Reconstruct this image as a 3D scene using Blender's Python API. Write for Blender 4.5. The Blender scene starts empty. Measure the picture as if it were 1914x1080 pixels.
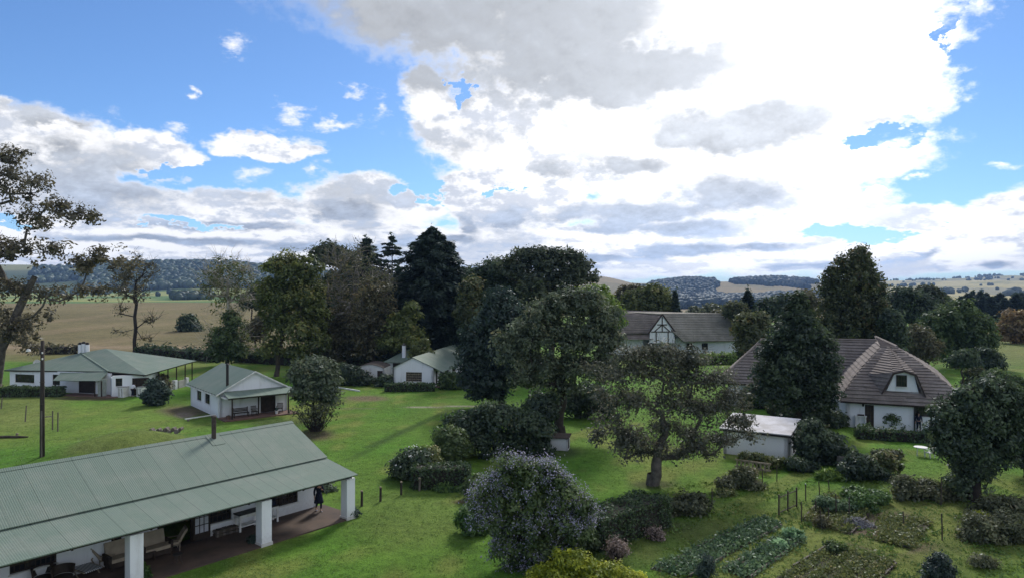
import bpy, math, random
import numpy as np
from mathutils import Vector, Matrix
COL = bpy.context.scene.collection
H, F, CX, CY = 12.5, 1276.0, 957.0, 545.0
R = math.radians
rnd = random.Random(5)

# ------------------------------------------------------------------ placing
def P(px, py, Y):
    return Vector(((px - CX) / F * Y, Y, H - (py - CY) / F * Y))
def G(px, py):
    return P(px, py, H * F / (py - CY))
def zz(py, Y):
    return H - (py - CY) / F * Y

# ------------------------------------------------------------------ node helpers
class E:
    nt = None
    def __init__(s, sock): s.s = sock
    @staticmethod
    def m(op, *a, clamp=False):
        n = E.nt.nodes.new('ShaderNodeMath'); n.operation = op; n.use_clamp = clamp
        for i, v in enumerate(a):
            if isinstance(v, E): E.nt.links.new(v.s, n.inputs[i])
            else: n.inputs[i].default_value = v
        return E(n.outputs[0])
    def __add__(s, o): return E.m('ADD', s, o)
    def __radd__(s, o): return E.m('ADD', o, s)
    def __sub__(s, o): return E.m('SUBTRACT', s, o)
    def __rsub__(s, o): return E.m('SUBTRACT', o, s)
    def __mul__(s, o): return E.m('MULTIPLY', s, o)
    def __rmul__(s, o): return E.m('MULTIPLY', o, s)
    def __truediv__(s, o): return E.m('DIVIDE', s, o)
def sstep(x, a, b, lo=0.0, hi=1.0):
    n = E.nt.nodes.new('ShaderNodeMapRange'); n.interpolation_type = 'SMOOTHSTEP'
    E.nt.links.new(x.s, n.inputs[0])
    for i, v in zip((1, 2, 3, 4), (a, b, lo, hi)): n.inputs[i].default_value = v
    return E(n.outputs[0])
def vec(x, y, z=0.0):
    n = E.nt.nodes.new('ShaderNodeCombineXYZ')
    for i, v in enumerate((x, y, z)):
        if isinstance(v, E): E.nt.links.new(v.s, n.inputs[i])
        else: n.inputs[i].default_value = v
    return E(n.outputs[0])
def vmath(op, a, *b, out=0):
    n = E.nt.nodes.new('ShaderNodeVectorMath'); n.operation = op
    for i, v in enumerate((a,) + b):
        if isinstance(v, E): E.nt.links.new(v.s, n.inputs[i])
        else: n.inputs[i].default_value = v
    return E(n.outputs['Value' if out else 0])
def noise(v, scale, detail=4.0, rough=.55, color=False, dist=0.0):
    n = E.nt.nodes.new('ShaderNodeTexNoise')
    n.inputs['Scale'].default_value = scale; n.inputs['Detail'].default_value = detail
    n.inputs['Roughness'].default_value = rough; n.inputs['Distortion'].default_value = dist
    if v is not None: E.nt.links.new(v.s, n.inputs['Vector'])
    return E(n.outputs['Color' if color else 0])
def mixc(f, a, b, mode='MIX'):
    n = E.nt.nodes.new('ShaderNodeMix'); n.data_type = 'RGBA'; n.blend_type = mode
    for sock, v in ((n.inputs[0], f), (n.inputs[6], a), (n.inputs[7], b)):
        if isinstance(v, E): E.nt.links.new(v.s, sock)
        elif isinstance(v, (tuple, list)): sock.default_value = (*v[:3], 1)
        else: sock.default_value = v
    return E(n.outputs[2])
def sep(v):
    n = E.nt.nodes.new('ShaderNodeSeparateXYZ'); E.nt.links.new(v.s, n.inputs[0])
    return [E(o) for o in n.outputs]
def objco(kind='Object'):
    return E(E.nt.nodes.new('ShaderNodeTexCoord').outputs[kind])
def newmat(name):
    m = bpy.data.materials.new(name); m.use_nodes = True
    E.nt = m.node_tree
    return m, m.node_tree.nodes['Principled BSDF']
def setin(b, key, v):
    if isinstance(v, E): E.nt.links.new(v.s, b.inputs[key])
    elif isinstance(v, (tuple, list)): b.inputs[key].default_value = (*v[:3], 1)
    else: b.inputs[key].default_value = v
def bump(b, h, strength=.4, dist=.05):
    n = E.nt.nodes.new('ShaderNodeBump'); n.inputs['Strength'].default_value = strength
    n.inputs['Distance'].default_value = dist
    E.nt.links.new(h.s, n.inputs['Height']); E.nt.links.new(n.outputs[0], b.inputs['Normal'])

def plain(name, col, col2=None, scale=2.0, rough=.8, bmp=.0, detail=5, spec=.3, stretch=None):
    m, b = newmat(name)
    co = objco()
    if stretch: co = vmath('MULTIPLY', co, stretch)
    n = noise(co, scale, detail, .6)
    col2 = col2 or tuple(c * .72 for c in col)
    setin(b, 'Base Color', mixc(sstep(n, .3, .7), col2, col))
    setin(b, 'Roughness', rough); b.inputs['Specular IOR Level'].default_value = spec
    if bmp: bump(b, noise(co, scale * 6, 4), bmp, .03)
    return m
def whitewash(name, base=(.74, .75, .77), grime=(.38, .36, .32), amt=.5):
    m, b = newmat(name)
    co = objco()
    n1 = noise(vmath('MULTIPLY', co, (1.6, 1.6, .35)), 1.0, 7, .65)
    n2 = noise(co, 9, 4)
    z = sep(co)[2]
    splash = sstep(z + (n2 - .5) * .9, .05, .75, .55, 0.0)
    f = E.m('MAXIMUM', sstep(n1, .5, .78) * amt, splash * (n1 + .2))
    setin(b, 'Base Color', mixc(f, base, grime)); setin(b, 'Roughness', .88)
    b.inputs['Specular IOR Level'].default_value = .2
    bump(b, noise(co, 14, 5), .25, .02)
    return m
def sheetmetal(name, axis, pitch=.66, rib=.085, ribs=True):
    """painted corrugated sheeting: sheets side by side along a local axis, laps between them"""
    m, b = newmat(name)
    co = objco(); c = sep(co); a = c[axis]
    k = a / pitch
    idx = E.m('FLOOR', k); fr = E.m('FRACT', k)
    wn = E.nt.nodes.new('ShaderNodeTexWhiteNoise'); wn.noise_dimensions = '1D'
    E.nt.links.new(idx.s, wn.inputs['W']); sheet = E(wn.outputs[0])
    n = noise(co, .55, 7, .65); n2 = noise(vmath('MULTIPLY', co, (3, 3, 3)), 1.2, 6, .7)
    col = mixc(sheet, (.138, .183, .147), (.152, .196, .160))
    col = mixc(sstep(n, .42, .7) * .6, col, (.205, .225, .19))
    col = mixc(sstep(n2, .58, .72) * .4, col, (.10, .13, .095))
    ru = noise(vmath('MULTIPLY', co, (2.2, 2.2, 2.2)), .9, 8, .75)
    col = mixc(sstep(ru, .60, .72) * .5, col, (.20, .165, .12))
    lap = sstep(fr, .0, .065, 1.0, 0.0)
    lapamt = sstep(sheet, .1, .7, .5, 1.0)
    col = mixc(lap * lapamt * .85, col, (.04, .058, .046))
    setin(b, 'Base Color', col); setin(b, 'Roughness', .7)
    b.inputs['Specular IOR Level'].default_value = .12
    w = E.m('SINE', a * (2 * math.pi / rib))
    h = w * .5 + lap * 1.2 + n2 * .6
    bump(b, h if ribs else lap + n2, .55, .012)
    return m
def tiled(name, c1, c2, c3):
    m, b = newmat(name)
    co = objco()
    n = noise(co, .6, 6, .65); n2 = noise(co, 5, 5, .7)
    col = mixc(sstep(n, .35, .68), c1, c2)
    col = mixc(sstep(n2, .5, .7) * .7, col, c3)
    setin(b, 'Base Color', col); setin(b, 'Roughness', .9); b.inputs['Specular IOR Level'].default_value = .15
    bump(b, n2 + noise(co, 22, 3) * .6, .7, .04)
    return m
LF = 1.7
def leafmat(name, c1, c2, c3=None, trans=.3):
    m = bpy.data.materials.new(name); m.use_nodes = True; E.nt = nt = m.node_tree
    nt.nodes.clear()
    c1, c2, c3 = [tuple(min(x * LF, max(.6, x)) for x in c) if c else None for c in (c1, c2, c3)]
    at = nt.nodes.new('ShaderNodeAttribute'); at.attribute_name = 'tint'
    ramp = nt.nodes.new('ShaderNodeValToRGB'); nt.links.new(at.outputs['Fac'], ramp.inputs[0])
    el = ramp.color_ramp.elements
    el[0].position = .15; el[0].color = (*c1, 1); el[1].position = .8; el[1].color = (*c2, 1)
    if c3: e = el.new(.93); e.color = (*c3, 1)
    oi = nt.nodes.new('ShaderNodeObjectInfo')
    hs = nt.nodes.new('ShaderNodeHueSaturation'); nt.links.new(ramp.outputs[0], hs.inputs['Color'])
    v = E(oi.outputs['Random']); nt.links.new((v * .3 + .85).s, hs.inputs['Value'])
    d = nt.nodes.new('ShaderNodeBsdfDiffuse'); t = nt.nodes.new('ShaderNodeBsdfTranslucent')
    nt.links.new(hs.outputs[0], d.inputs[0]); nt.links.new(hs.outputs[0], t.inputs[0])
    mx = nt.nodes.new('ShaderNodeMixShader'); mx.inputs[0].default_value = trans + .08
    nt.links.new(d.outputs[0], mx.inputs[1]); nt.links.new(t.outputs[0], mx.inputs[2])
    gl = nt.nodes.new('ShaderNodeBsdfGlossy'); gl.inputs['Roughness'].default_value = .45
    gl.inputs[0].default_value = (.8, .85, .9, 1)
    m2 = nt.nodes.new('ShaderNodeMixShader'); m2.inputs[0].default_value = .03
    nt.links.new(mx.outputs[0], m2.inputs[1]); nt.links.new(gl.outputs[0], m2.inputs[2])
    o = nt.nodes.new('ShaderNodeOutputMaterial'); nt.links.new(m2.outputs[0], o.inputs[0])
    return m

M = {}
M['white'] = whitewash('white limewash')
M['white2'] = whitewash('old limewash', (.62, .62, .60), (.33, .29, .24), .55)
M['whitebrick'] = None
M['trimw'] = plain('white paint', (.72, .72, .7), (.55, .54, .5), 3, .6)
M['wood'] = plain('dark wood', (.045, .03, .02), (.02, .014, .01), 4, .7, .2)
M['greywood'] = plain('weathered wood', (.16, .14, .115), (.075, .062, .05), 5, .9, .4, stretch=(1, 1, .2))
M['lightwood'] = plain('pale weathered wood', (.3, .25, .18), (.16, .13, .09), 5, .85, .3)
M['polewood'] = plain('creosoted pole', (.05, .04, .033), (.022, .018, .016), 5, .9, .4, stretch=(1, 1, .15))
M['black'] = plain('black iron', (.018, .018, .02), (.03, .024, .02), 4, .55)
M['steel'] = plain('rusty steel', (.07, .055, .045), (.04, .028, .02), 8, .7)
M['paver'] = plain('terracotta paving', (.17, .095, .07), (.095, .06, .05), 1.1, .85, .25)
M['brown_paver'] = plain('brown paving', (.10, .068, .05), (.055, .04, .032), .7, .85, .25)
M['concrete'] = plain('concrete', (.4, .38, .35), (.25, .24, .22), 2.5, .9, .3)
M['stone'] = plain('stone', (.22, .2, .18), (.1, .095, .085), 3, .95, .5)
M['soil'] = plain('garden soil', (.07, .06, .036), (.04, .04, .02), 3, .95, .8)
M['beige'] = plain('beige canvas', (.36, .3, .22), (.28, .23, .17), 3, .9, .2)
M['green_wall'] = plain('grey green paint', (.3, .33, .29), (.2, .22, .19), 2, .8)
M['greybrick'] = plain('grey render', (.42, .42, .4), (.3, .29, .27), 2, .9, .3)
M['skin'] = plain('skin', (.42, .25, .18), (.36, .2, .14), 8, .6)
M['hair'] = plain('fair hair', (.3, .2, .09), (.16, .1, .05), 20, .6)
M['darkhair'] = plain('dark hair', (.02, .015, .012), None, 20, .6)
M['navy'] = plain('navy cloth', (.012, .015, .035), (.008, .01, .02), 9, .9)
M['whitecloth'] = plain('white cloth', (.72, .72, .76), (.6, .6, .66), 6, .9)
M['bark'] = plain('brown bark', (.085, .068, .052), (.038, .03, .024), 3.5, .95, .7, stretch=(1, 1, .3))
M['greybark'] = plain('grey lichen bark', (.13, .115, .095), (.055, .048, .04), 2.5, .95, .7)
M['palebark'] = plain('pale bark', (.46, .42, .36), (.27, .24, .2), 2.5, .9, .5)
M['darkbark'] = plain('dark bark', (.04, .033, .027), (.022, .018, .015), 3, .95, .6)
def glass(name='window glass', c=(.012, .014, .018), c2=(.05, .045, .04)):
    m, b = newmat(name)
    n = noise(objco(), 2.2, 3)
    setin(b, 'Base Color', mixc(sstep(n, .5, .75), c, c2)); setin(b, 'Roughness', .12)
    b.inputs['Specular IOR Level'].default_value = .5
    return m
M['glass'] = glass()
M['sheet_x'] = sheetmetal('green sheet roof', 0)
M['sheet_y'] = sheetmetal('green sheet roof across', 1)
M['tile_brown'] = tiled('brown shingles', (.168, .142, .126), (.245, .212, .19), (.128, .114, .104))
M['tile_grey'] = tiled('grey shingles', (.215, .198, .165), (.31, .29, .245), (.16, .15, .13))
M['thatch_edge'] = plain('shingle edge', (.07, .05, .045), (.04, .03, .028), 6, .95, .4)
def striped():
    m, b = newmat('blue striped canvas')
    x = sep(objco())[0]
    s = sstep(E.m('FRACT', x / .085), .45, .5)
    setin(b, 'Base Color', mixc(s, (.5, .5, .5), (.03, .035, .06))); setin(b, 'Roughness', .9)
    return m
M['striped'] = striped()

L = {}
LF = 1.7
L['euc'] = leafmat('olive gum leaves', (.035, .032, .018), (.10, .085, .045))
L['eucdark'] = leafmat('dark gum leaves', (.022, .031, .018), (.068, .08, .04))
L['oak'] = leafmat('grey green oak leaves', (.032, .044, .024), (.095, .112, .062), (.14, .13, .07))
L['lichen'] = leafmat('lichen grey leaves', (.035, .04, .026), (.115, .115, .072), (.19, .165, .11))
L['dark'] = leafmat('dark green leaves', (.018, .03, .016), (.058, .08, .036))
L['bluedark'] = leafmat('blue green needles', (.014, .025, .019), (.045, .066, .045))
L['cedar'] = leafmat('cedar needles', (.014, .024, .017), (.042, .062, .04))
L['cypress'] = leafmat('swamp cypress leaves', (.025, .032, .012), (.075, .083, .03), (.12, .085, .035))
L['yellow'] = leafmat('yellow green leaves', (.042, .056, .014), (.12, .135, .032), (.17, .15, .04))
L['bright'] = leafmat('bright green leaves', (.05, .09, .014), (.15, .2, .035))
L['lime'] = leafmat('lime conifer sprays', (.09, .12, .008), (.30, .31, .02), (.4, .38, .03))
L['mid'] = leafmat('green leaves', (.03, .05, .014), (.085, .115, .036))
L['brown'] = leafmat('brownish leaves', (.042, .04, .019), (.105, .097, .045), (.14, .105, .05))
L['orange'] = leafmat('autumn leaves', (.08, .055, .022), (.19, .12, .045), (.2, .16, .05))
L['dry'] = leafmat('dry twigs and leaves', (.038, .044, .019), (.10, .105, .048), (.14, .125, .07))
L['pink'] = leafmat('pinkish dry leaves', (.085, .062, .05), (.2, .15, .125))
L['hedge'] = leafmat('clipped hedge leaves', (.018, .034, .013), (.06, .09, .03))
L['purple'] = leafmat('lilac flowers', (.16, .15, .215), (.27, .255, .345), (.36, .345, .42), .3)
L['flower'] = leafmat('white flowers', (.5, .5, .45), (.75, .74, .7), None, .2)
L['glossy'] = leafmat('broad garden leaves', (.028, .06, .014), (.10, .16, .04))
L['veg'] = leafmat('vegetable leaves', (.025, .05, .022), (.09, .135, .06))
L['banana'] = leafmat('pale broad leaves', (.08, .15, .07), (.22, .32, .17))
L['lav'] = leafmat('grey lavender', (.062, .064, .066), (.17, .168, .19))
L['weed'] = leafmat('weeds', (.04, .055, .014), (.12, .13, .04), (.2, .17, .08))

# ------------------------------------------------------------------ objects
def tag(o, label=None, cat=None, group=None, kind=None):
    for k, v in (('label', label), ('category', cat), ('group', group), ('kind', kind)):
        if v: o[k] = v
    return o
def empty(name, loc=(0, 0, 0), rz=0.0, label=None, cat=None, group=None):
    o = bpy.data.objects.new(name, None); COL.objects.link(o)
    o.location = loc; o.rotation_euler = (0, 0, rz); o.empty_display_size = .3
    return tag(o, label, cat, group)
def link(name, me, mat, parent=None, loc=None, rz=0.0):
    o = bpy.data.objects.new(name, me); COL.objects.link(o)
    if mat is not None and not me.materials: me.materials.append(mat)
    if parent is not None: o.parent = parent
    if loc is not None: o.location = loc
    if rz: o.rotation_euler = (0, 0, rz)
    return o
def dup(root, loc, rz=0.0, label=None, group=None, scale=None):
    r = root.copy(); COL.objects.link(r); r.location = loc; r.rotation_euler = (0, 0, rz)
    if scale: r.scale = scale
    if label: r['label'] = label
    if group: r['group'] = group
    for ch in list(root.children):
        c = ch.copy(); COL.objects.link(c); c.parent = r
        for g in ch.children:
            d = g.copy(); COL.objects.link(d); d.parent = c
    return r

class MB:
    def __init__(s): s.v = []; s.f = []
    def poly(s, pts):
        n = len(s.v); s.v += [tuple(p) for p in pts]; s.f.append(tuple(range(n, n + len(pts)))); return s
    def box(s, x0, x1, y0, y1, z0, z1, mat=None):
        n = len(s.v)
        c = [Vector((x, y, z)) for z in (z0, z1) for x, y in ((x0, y0), (x1, y0), (x1, y1), (x0, y1))]
        if mat is not None: c = [mat @ p for p in c]
        s.v += [tuple(p) for p in c]
        s.f += [tuple(n + i for i in q) for q in ((3, 2, 1, 0), (4, 5, 6, 7), (0, 1, 5, 4), (1, 2, 6, 5), (2, 3, 7, 6), (3, 0, 4, 7))]
        return s
    def bar(s, a, b, w, h=None, up=(0, 0, 1)):
        a, b = Vector(a), Vector(b); d = (b - a); l = d.length; d.normalize()
        up = Vector(up)
        if abs(d.dot(up)) > .98: up = Vector((0, 1, 0))
        sx = d.cross(up).normalized(); uz = sx.cross(d)
        m = Matrix((sx, d, uz)).transposed().to_4x4(); m.translation = a
        h = h or w
        return s.box(-w / 2, w / 2, 0, l, -h / 2, h / 2, m)
    def slab(s, pts, th, down=None):
        pts = [Vector(p) for p in pts]
        nr = Vector((0, 0, 0))
        for i in range(len(pts)):
            a, b = pts[i], pts[(i + 1) % len(pts)]
            nr += a.cross(b)
        nr.normalize()
        if nr.z < 0 and down is None: nr = -nr; pts = pts[::-1]
        off = (Vector(down) if down else -nr) * th
        n = len(s.v); k = len(pts)
        s.v += [tuple(p) for p in pts] + [tuple(p + off) for p in pts]
        s.f.append(tuple(range(n, n + k))); s.f.append(tuple(range(n + 2 * k - 1, n + k - 1, -1)))
        for i in range(k):
            j = (i + 1) % k
            s.f.append((n + j, n + i, n + k + i, n + k + j))
        return s
    def tube(s, pts, rad, n=6, cap=True):
        pts = [Vector(p) for p in pts]
        base = len(s.v); px = None
        for i, p in enumerate(pts):
            d = (pts[min(i + 1, len(pts) - 1)] - pts[max(i - 1, 0)])
            d = d.normalized() if d.length > 1e-9 else Vector((0, 0, 1))
            if px is None:
                px = d.cross(Vector((0, 0, 1)) if abs(d.z) < .9 else Vector((1, 0, 0))).normalized()
            else:
                px = (px - d * px.dot(d)); px = px.normalized() if px.length > 1e-6 else d.orthogonal().normalized()
            py = d.cross(px)
            r = rad[i] if isinstance(rad, (list, tuple)) else rad
            for k in range(n):
                t = 2 * math.pi * k / n
                s.v.append(tuple(p + (px * math.cos(t) + py * math.sin(t)) * r))
        for i in range(len(pts) - 1):
            for k in range(n):
                a = base + i * n + k; b = base + i * n + (k + 1) % n
                s.f.append((a, b, b + n, a + n))
        if cap:
            s.f.append(tuple(base + k for k in range(n - 1, -1, -1)))
            e = base + (len(pts) - 1) * n
            s.f.append(tuple(e + k for k in range(n)))
        return s
    def lathe(s, prof, c=(0, 0, 0), n=12):
        c = Vector(c); base = len(s.v)
        for r, z in prof:
            for k in range(n):
                t = 2 * math.pi * k / n
                s.v.append((c.x + r * math.cos(t), c.y + r * math.sin(t), c.z + z))
        for i in range(len(prof) - 1):
            for k in range(n):
                a = base + i * n + k; b = base + i * n + (k + 1) % n
                s.f.append((a, b, b + n, a + n))
        s.f.append(tuple(base + k for k in range(n - 1, -1, -1)))
        e = base + (len(prof) - 1) * n
        s.f.append(tuple(e + k for k in range(n)))
        return s
    def build(s, name, mat, parent=None, smooth=False, loc=None, rz=0.0):
        me = bpy.data.meshes.new(name); me.from_pydata(s.v, [], s.f); me.update()
        if smooth: me.polygons.foreach_set('use_smooth', [True] * len(me.polygons))
        return link(name, me, mat, parent, loc, rz)

def coursed(mb, pts, step=.36, lift=.07):
    """shingle courses on a planar convex roof face: each course a tilted strip with a real butt edge"""
    pts = [Vector(p) for p in pts]
    nr = Vector((0, 0, 0))
    for i in range(len(pts)): nr += pts[i].cross(pts[(i + 1) % len(pts)])
    nr.normalize()
    if nr.z < 0: nr = -nr; pts = pts[::-1]
    sl = math.sqrt(max(1e-4, 1 - nr.z ** 2)); dz = step * sl
    z0 = min(p.z for p in pts); z1 = max(p.z for p in pts)
    def clip(poly, z, keep_above):
        out = []
        for i in range(len(poly)):
            a, b = poly[i], poly[(i + 1) % len(poly)]
            ia = (a.z >= z) == keep_above; ib = (b.z >= z) == keep_above
            if ia: out.append(a)
            if ia != ib and abs(b.z - a.z) > 1e-9:
                out.append(a.lerp(b, (z - a.z) / (b.z - a.z)))
        return out
    k = 0; zlo = z0
    while zlo < z1 - 1e-3:
        zhi = zlo + dz
        q = clip(clip(pts, zlo, True), zhi, False)
        if len(q) >= 3:
            up = [p + nr * (.012 + lift * max(0, 1 - (p.z - zlo) / dz)) for p in q]
            mb.poly(up)
            n = len(q)
            for i in range(n):
                j = (i + 1) % n
                if abs(q[i].z - zlo) < 1e-4 and abs(q[j].z - zlo) < 1e-4 and (q[i] - q[j]).length > .02:
                    mb.poly([up[j], up[i], q[i] - nr * .01, q[j] - nr * .01])
        zlo = zhi
    return mb

# walls with real openings --------------------------------------------------
def wall(mb, p0, p1, z0, z1, th=.22, ops=(), gable=None):
    """p0->p1 in local xy, outside on the right of the direction; ops = (a,b,za,zb) along the wall"""
    p0, p1 = Vector((*p0, 0)), Vector((*p1, 0)); d = p1 - p0; ln = d.length; d.normalize()
    nrm = Vector((d.y, -d.x, 0))
    xs = sorted({0, ln, *[o[0] for o in ops], *[o[1] for o in ops]})
    zs = sorted({z0, z1, *[o[2] for o in ops], *[o[3] for o in ops]})
    xs = [x for x in xs if -1e-6 <= x <= ln + 1e-6]; zs = [z for z in zs if z0 - 1e-6 <= z <= z1 + 1e-6]
    def hole(i, j):
        if i < 0 or j < 0 or i >= len(xs) - 1 or j >= len(zs) - 1: return True
        cx, cz = (xs[i] + xs[i + 1]) / 2, (zs[j] + zs[j + 1]) / 2
        return any(o[0] < cx < o[1] and o[2] < cz < o[3] for o in ops)
    pt = lambda x, z, k: p0 + d * x + Vector((0, 0, z)) - nrm * (th * k)
    for i in range(len(xs) - 1):
        for j in range(len(zs) - 1):
            if hole(i, j): continue
            a, b, c, e = xs[i], xs[i + 1], zs[j], zs[j + 1]
            mb.poly([pt(a, c, 0), pt(b, c, 0), pt(b, e, 0), pt(a, e, 0)])
            mb.poly([pt(b, c, 1), pt(a, c, 1), pt(a, e, 1), pt(b, e, 1)])
            if hole(i - 1, j): mb.poly([pt(a, c, 1), pt(a, c, 0), pt(a, e, 0), pt(a, e, 1)])
            if hole(i + 1, j): mb.poly([pt(b, c, 0), pt(b, c, 1), pt(b, e, 1), pt(b, e, 0)])
            if hole(i, j - 1): mb.poly([pt(a, c, 1), pt(b, c, 1), pt(b, c, 0), pt(a, c, 0)])
            if hole(i, j + 1): mb.poly([pt(a, e, 0), pt(b, e, 0), pt(b, e, 1), pt(a, e, 1)])
    if gable:
        a, zpk = gable
        mb.slab([pt(0, z1, 0), pt(ln, z1, 0), pt(a, zpk, 0)], th, tuple(-nrm))
def window(root, p0, p1, op, nx=3, nz=2, mat='wood', rec=.10, name='window', bar=.035, pane='glass'):
    p0, p1 = Vector((*p0, 0)), Vector((*p1, 0)); d = (p1 - p0).normalized(); nrm = Vector((d.y, -d.x, 0))
    a, b, c, e = op
    m = Matrix((d, -nrm, Vector((0, 0, 1)))).transposed().to_4x4(); m.translation = p0
    fr = MB(); t = .06
    fr.box(a, a + t, rec - .03, rec + .04, c, e, m).box(b - t, b, rec - .03, rec + .04, c, e, m)
    fr.box(a + t, b - t, rec - .03, rec + .04, c, c + t, m).box(a + t, b - t, rec - .03, rec + .04, e - t, e, m)
    for i in range(1, nx):
        x = a + (b - a) * i / nx
        fr.box(x - bar / 2, x + bar / 2, rec - .015, rec + .03, c + t, e - t, m)
    for i in range(1, nz):
        z = c + (e - c) * i / nz
        fr.box(a + t, b - t, rec - .012, rec + .027, z - bar / 2, z + bar / 2, m)
    w = fr.build(name, M[mat], root)
    g = MB().box(a + t * .8, b - t * .8, rec + .01, rec + .02, c + t * .8, e - t * .8, m).build('pane', M[pane], w)
    s = MB().box(a - .06, b + .06, -.05, rec - .032, c - .06, c - .003, m).build('sill', M['trimw'], w)
    return w
def door(root, p0, p1, op, mat='wood', rec=.08, handle=True, name='door'):
    p0, p1 = Vector((*p0, 0)), Vector((*p1, 0)); d = (p1 - p0).normalized(); nrm = Vector((d.y, -d.x, 0))
    a, b, c, e = op
    m = Matrix((d, -nrm, Vector((0, 0, 1)))).transposed().to_4x4(); m.translation = p0
    fr = MB(); t = .07
    fr.box(a, a + t, rec - .05, rec + .06, c, e, m).box(b - t, b, rec - .05, rec + .06, c, e, m).box(a + t, b - t, rec - .05, rec + .06, e - t, e, m)
    n = max(3, int((b - a - 2 * t) / .16))
    for i in range(n):
        x0 = a + t + (b - a - 2 * t) * i / n; x1 = a + t + (b - a - 2 * t) * (i + 1) / n
        fr.box(x0 + .003, x1 - .003, rec - .01, rec + .03, c + .01, e - t - .004, m)
    o = fr.build(name, M[mat], root)
    if handle:
        MB().tube([m @ Vector((b - t - .09, rec - .03, c + 1.0)), m @ Vector((b - t - .21, rec - .03, c + 1.0))], .015, 6).build('handle', M['black'], o)
    return o
# ------------------------------------------------------------------ foliage
def rng_for(s): return np.random.default_rng(abs(hash(s)) % (2**31) if not isinstance(s, int) else s)
_K = np.random.default_rng(3).normal(size=(9, 3)); _PH = np.random.default_rng(4).uniform(0, 6.28, 9)
def n3(p, f=1.0, ph=0.0):
    a = np.zeros(len(p))
    for i in range(9):
        a += np.sin((p * f) @ (_K[i] * (1 + .25 * i)) + _PH[i] + ph) / (1 + .3 * i)
    return a / 3.2
def unit(a): return a / np.maximum(np.linalg.norm(a, axis=1, keepdims=True), 1e-9)
def leaf_mesh(name, c, nrm, size, tint, asp, rng, along=None):
    """rhombic leaves, c centres, nrm normals"""
    n = len(c)
    t = along if along is not None else rng.normal(size=(n, 3))
    u = unit(t - nrm * np.sum(t * nrm, 1, keepdims=True)); v = np.cross(nrm, u)
    s = size[:, None]
    q = np.stack([c - u * s, c - v * s * asp + u * s * .1, c + u * s, c + v * s * asp + u * s * .1], 1).reshape(-1, 3)
    me = bpy.data.meshes.new(name)
    me.vertices.add(4 * n); me.loops.add(4 * n); me.polygons.add(n)
    me.vertices.foreach_set('co', q.astype(np.float32).ravel())
    me.loops.foreach_set('vertex_index', np.arange(4 * n, dtype=np.int32))
    me.polygons.foreach_set('loop_start', np.arange(0, 4 * n, 4, dtype=np.int32))
    me.polygons.foreach_set('loop_total', np.full(n, 4, dtype=np.int32))
    a = me.attributes.new('tint', 'FLOAT', 'FACE'); a.data.foreach_set('value', np.clip(tint, 0, 1).astype(np.float32))
    me.update(calc_edges=True)
    return me
def crown_points(blobs, nclump, rng, gap=.3, shell=.5, lump=.25, gf=.55):
    vol = np.array([(b[1][0] * b[1][1] * b[1][2]) ** .62 for b in blobs]); vol /= vol.sum()
    C, O, B = [], [], []
    for bi, (c, r) in enumerate(blobs):
        k = max(3, int(nclump * vol[bi] * 1.5))
        d = unit(rng.normal(size=(k, 3)))
        d[:, 2] = np.where((d[:, 2] < -.35) & (rng.random(k) < .6), -d[:, 2], d[:, 2])
        rr = rng.random(k) ** (1 / 3 if shell is None else shell) * (1 + lump * n3(d, 2.2, bi * 1.7 + rng.random() * 6))
        p = np.array(c) + d * np.array(r) * rr[:, None]
        keep = n3(p, gf / max(.6, np.mean(r) ** .5), 2.0) > -1.0 + 1.6 * gap + rng.normal(size=k) * .15 - .35
        C.append(p[keep]); O.append(d[keep]); B.append(np.full(keep.sum(), bi))
    C = np.concatenate(C); O = np.concatenate(O)
    if len(C) > nclump:
        i = rng.choice(len(C), nclump, replace=False); C, O = C[i], O[i]
    return C, O
def crown(name, parent, blobs, mat, nclump, nleaf, ls, cr, rng, gap=.3, shell=.5, asp=.5, up=.5, lump=.25, flat=.75, accent=None, zmin=None):
    C, O = crown_points(blobs, nclump, rng, gap, shell, lump)
    n = len(C)
    ct = np.clip(.42 + rng.normal(size=n) * .19 + .22 * n3(C, .9 / max(cr, .2) ** .5, rng.random() * 9), 0, 1)
    ii = np.repeat(np.arange(n), nleaf)
    sz = cr * (.6 + .8 * rng.random(n))
    off = rng.normal(size=(len(ii), 3)); off *= (rng.random(len(ii)) ** .4 / np.maximum(np.linalg.norm(off, axis=1), .01))[:, None]
    off[:, 2] *= flat
    p = C[ii] + off * sz[ii][:, None]
    nr = unit(O[ii] * .5 + unit(off) * .5 + np.array([0, 0, up]) + rng.normal(size=(len(ii), 3)) * .55)
    tint = ct[ii] + rng.normal(size=len(ii)) * .13
    size = ls * (.65 + .7 * rng.random(len(ii))) * (.7 + .65 * rng.random(n))[ii]
    if zmin is not None:
        k = p[:, 2] > zmin; p, nr, tint, size = p[k], nr[k], tint[k], size[k]
    me = leaf_mesh(name, p, nr, size, tint, asp, rng)
    o = link(name, me, L[mat] if isinstance(mat, str) else mat, parent)
    if accent:
        am, frac, asz = accent
        k = rng.random(n) < frac
        k &= (O[:, 2] > -.35 + .5 * rng.random(n)) & (n3(C, 1.1, 3.0) > -.35)
        ca, oa = C[k], O[k]
        m = 16 if asz > .052 else 44
        jj = np.repeat(np.arange(len(ca)), m)
        q = ca[jj] + oa[jj] * cr * .55 + rng.normal(size=(len(jj), 3)) * cr * .45
        me2 = leaf_mesh('blossom', q, unit(oa[jj] + rng.normal(size=(len(jj), 3)) * .7), asz * (.6 + .8 * rng.random(len(jj))), rng.random(len(jj)), .8, rng)
        link('blossom', me2, L[am], parent)
    return C, O, o
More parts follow.
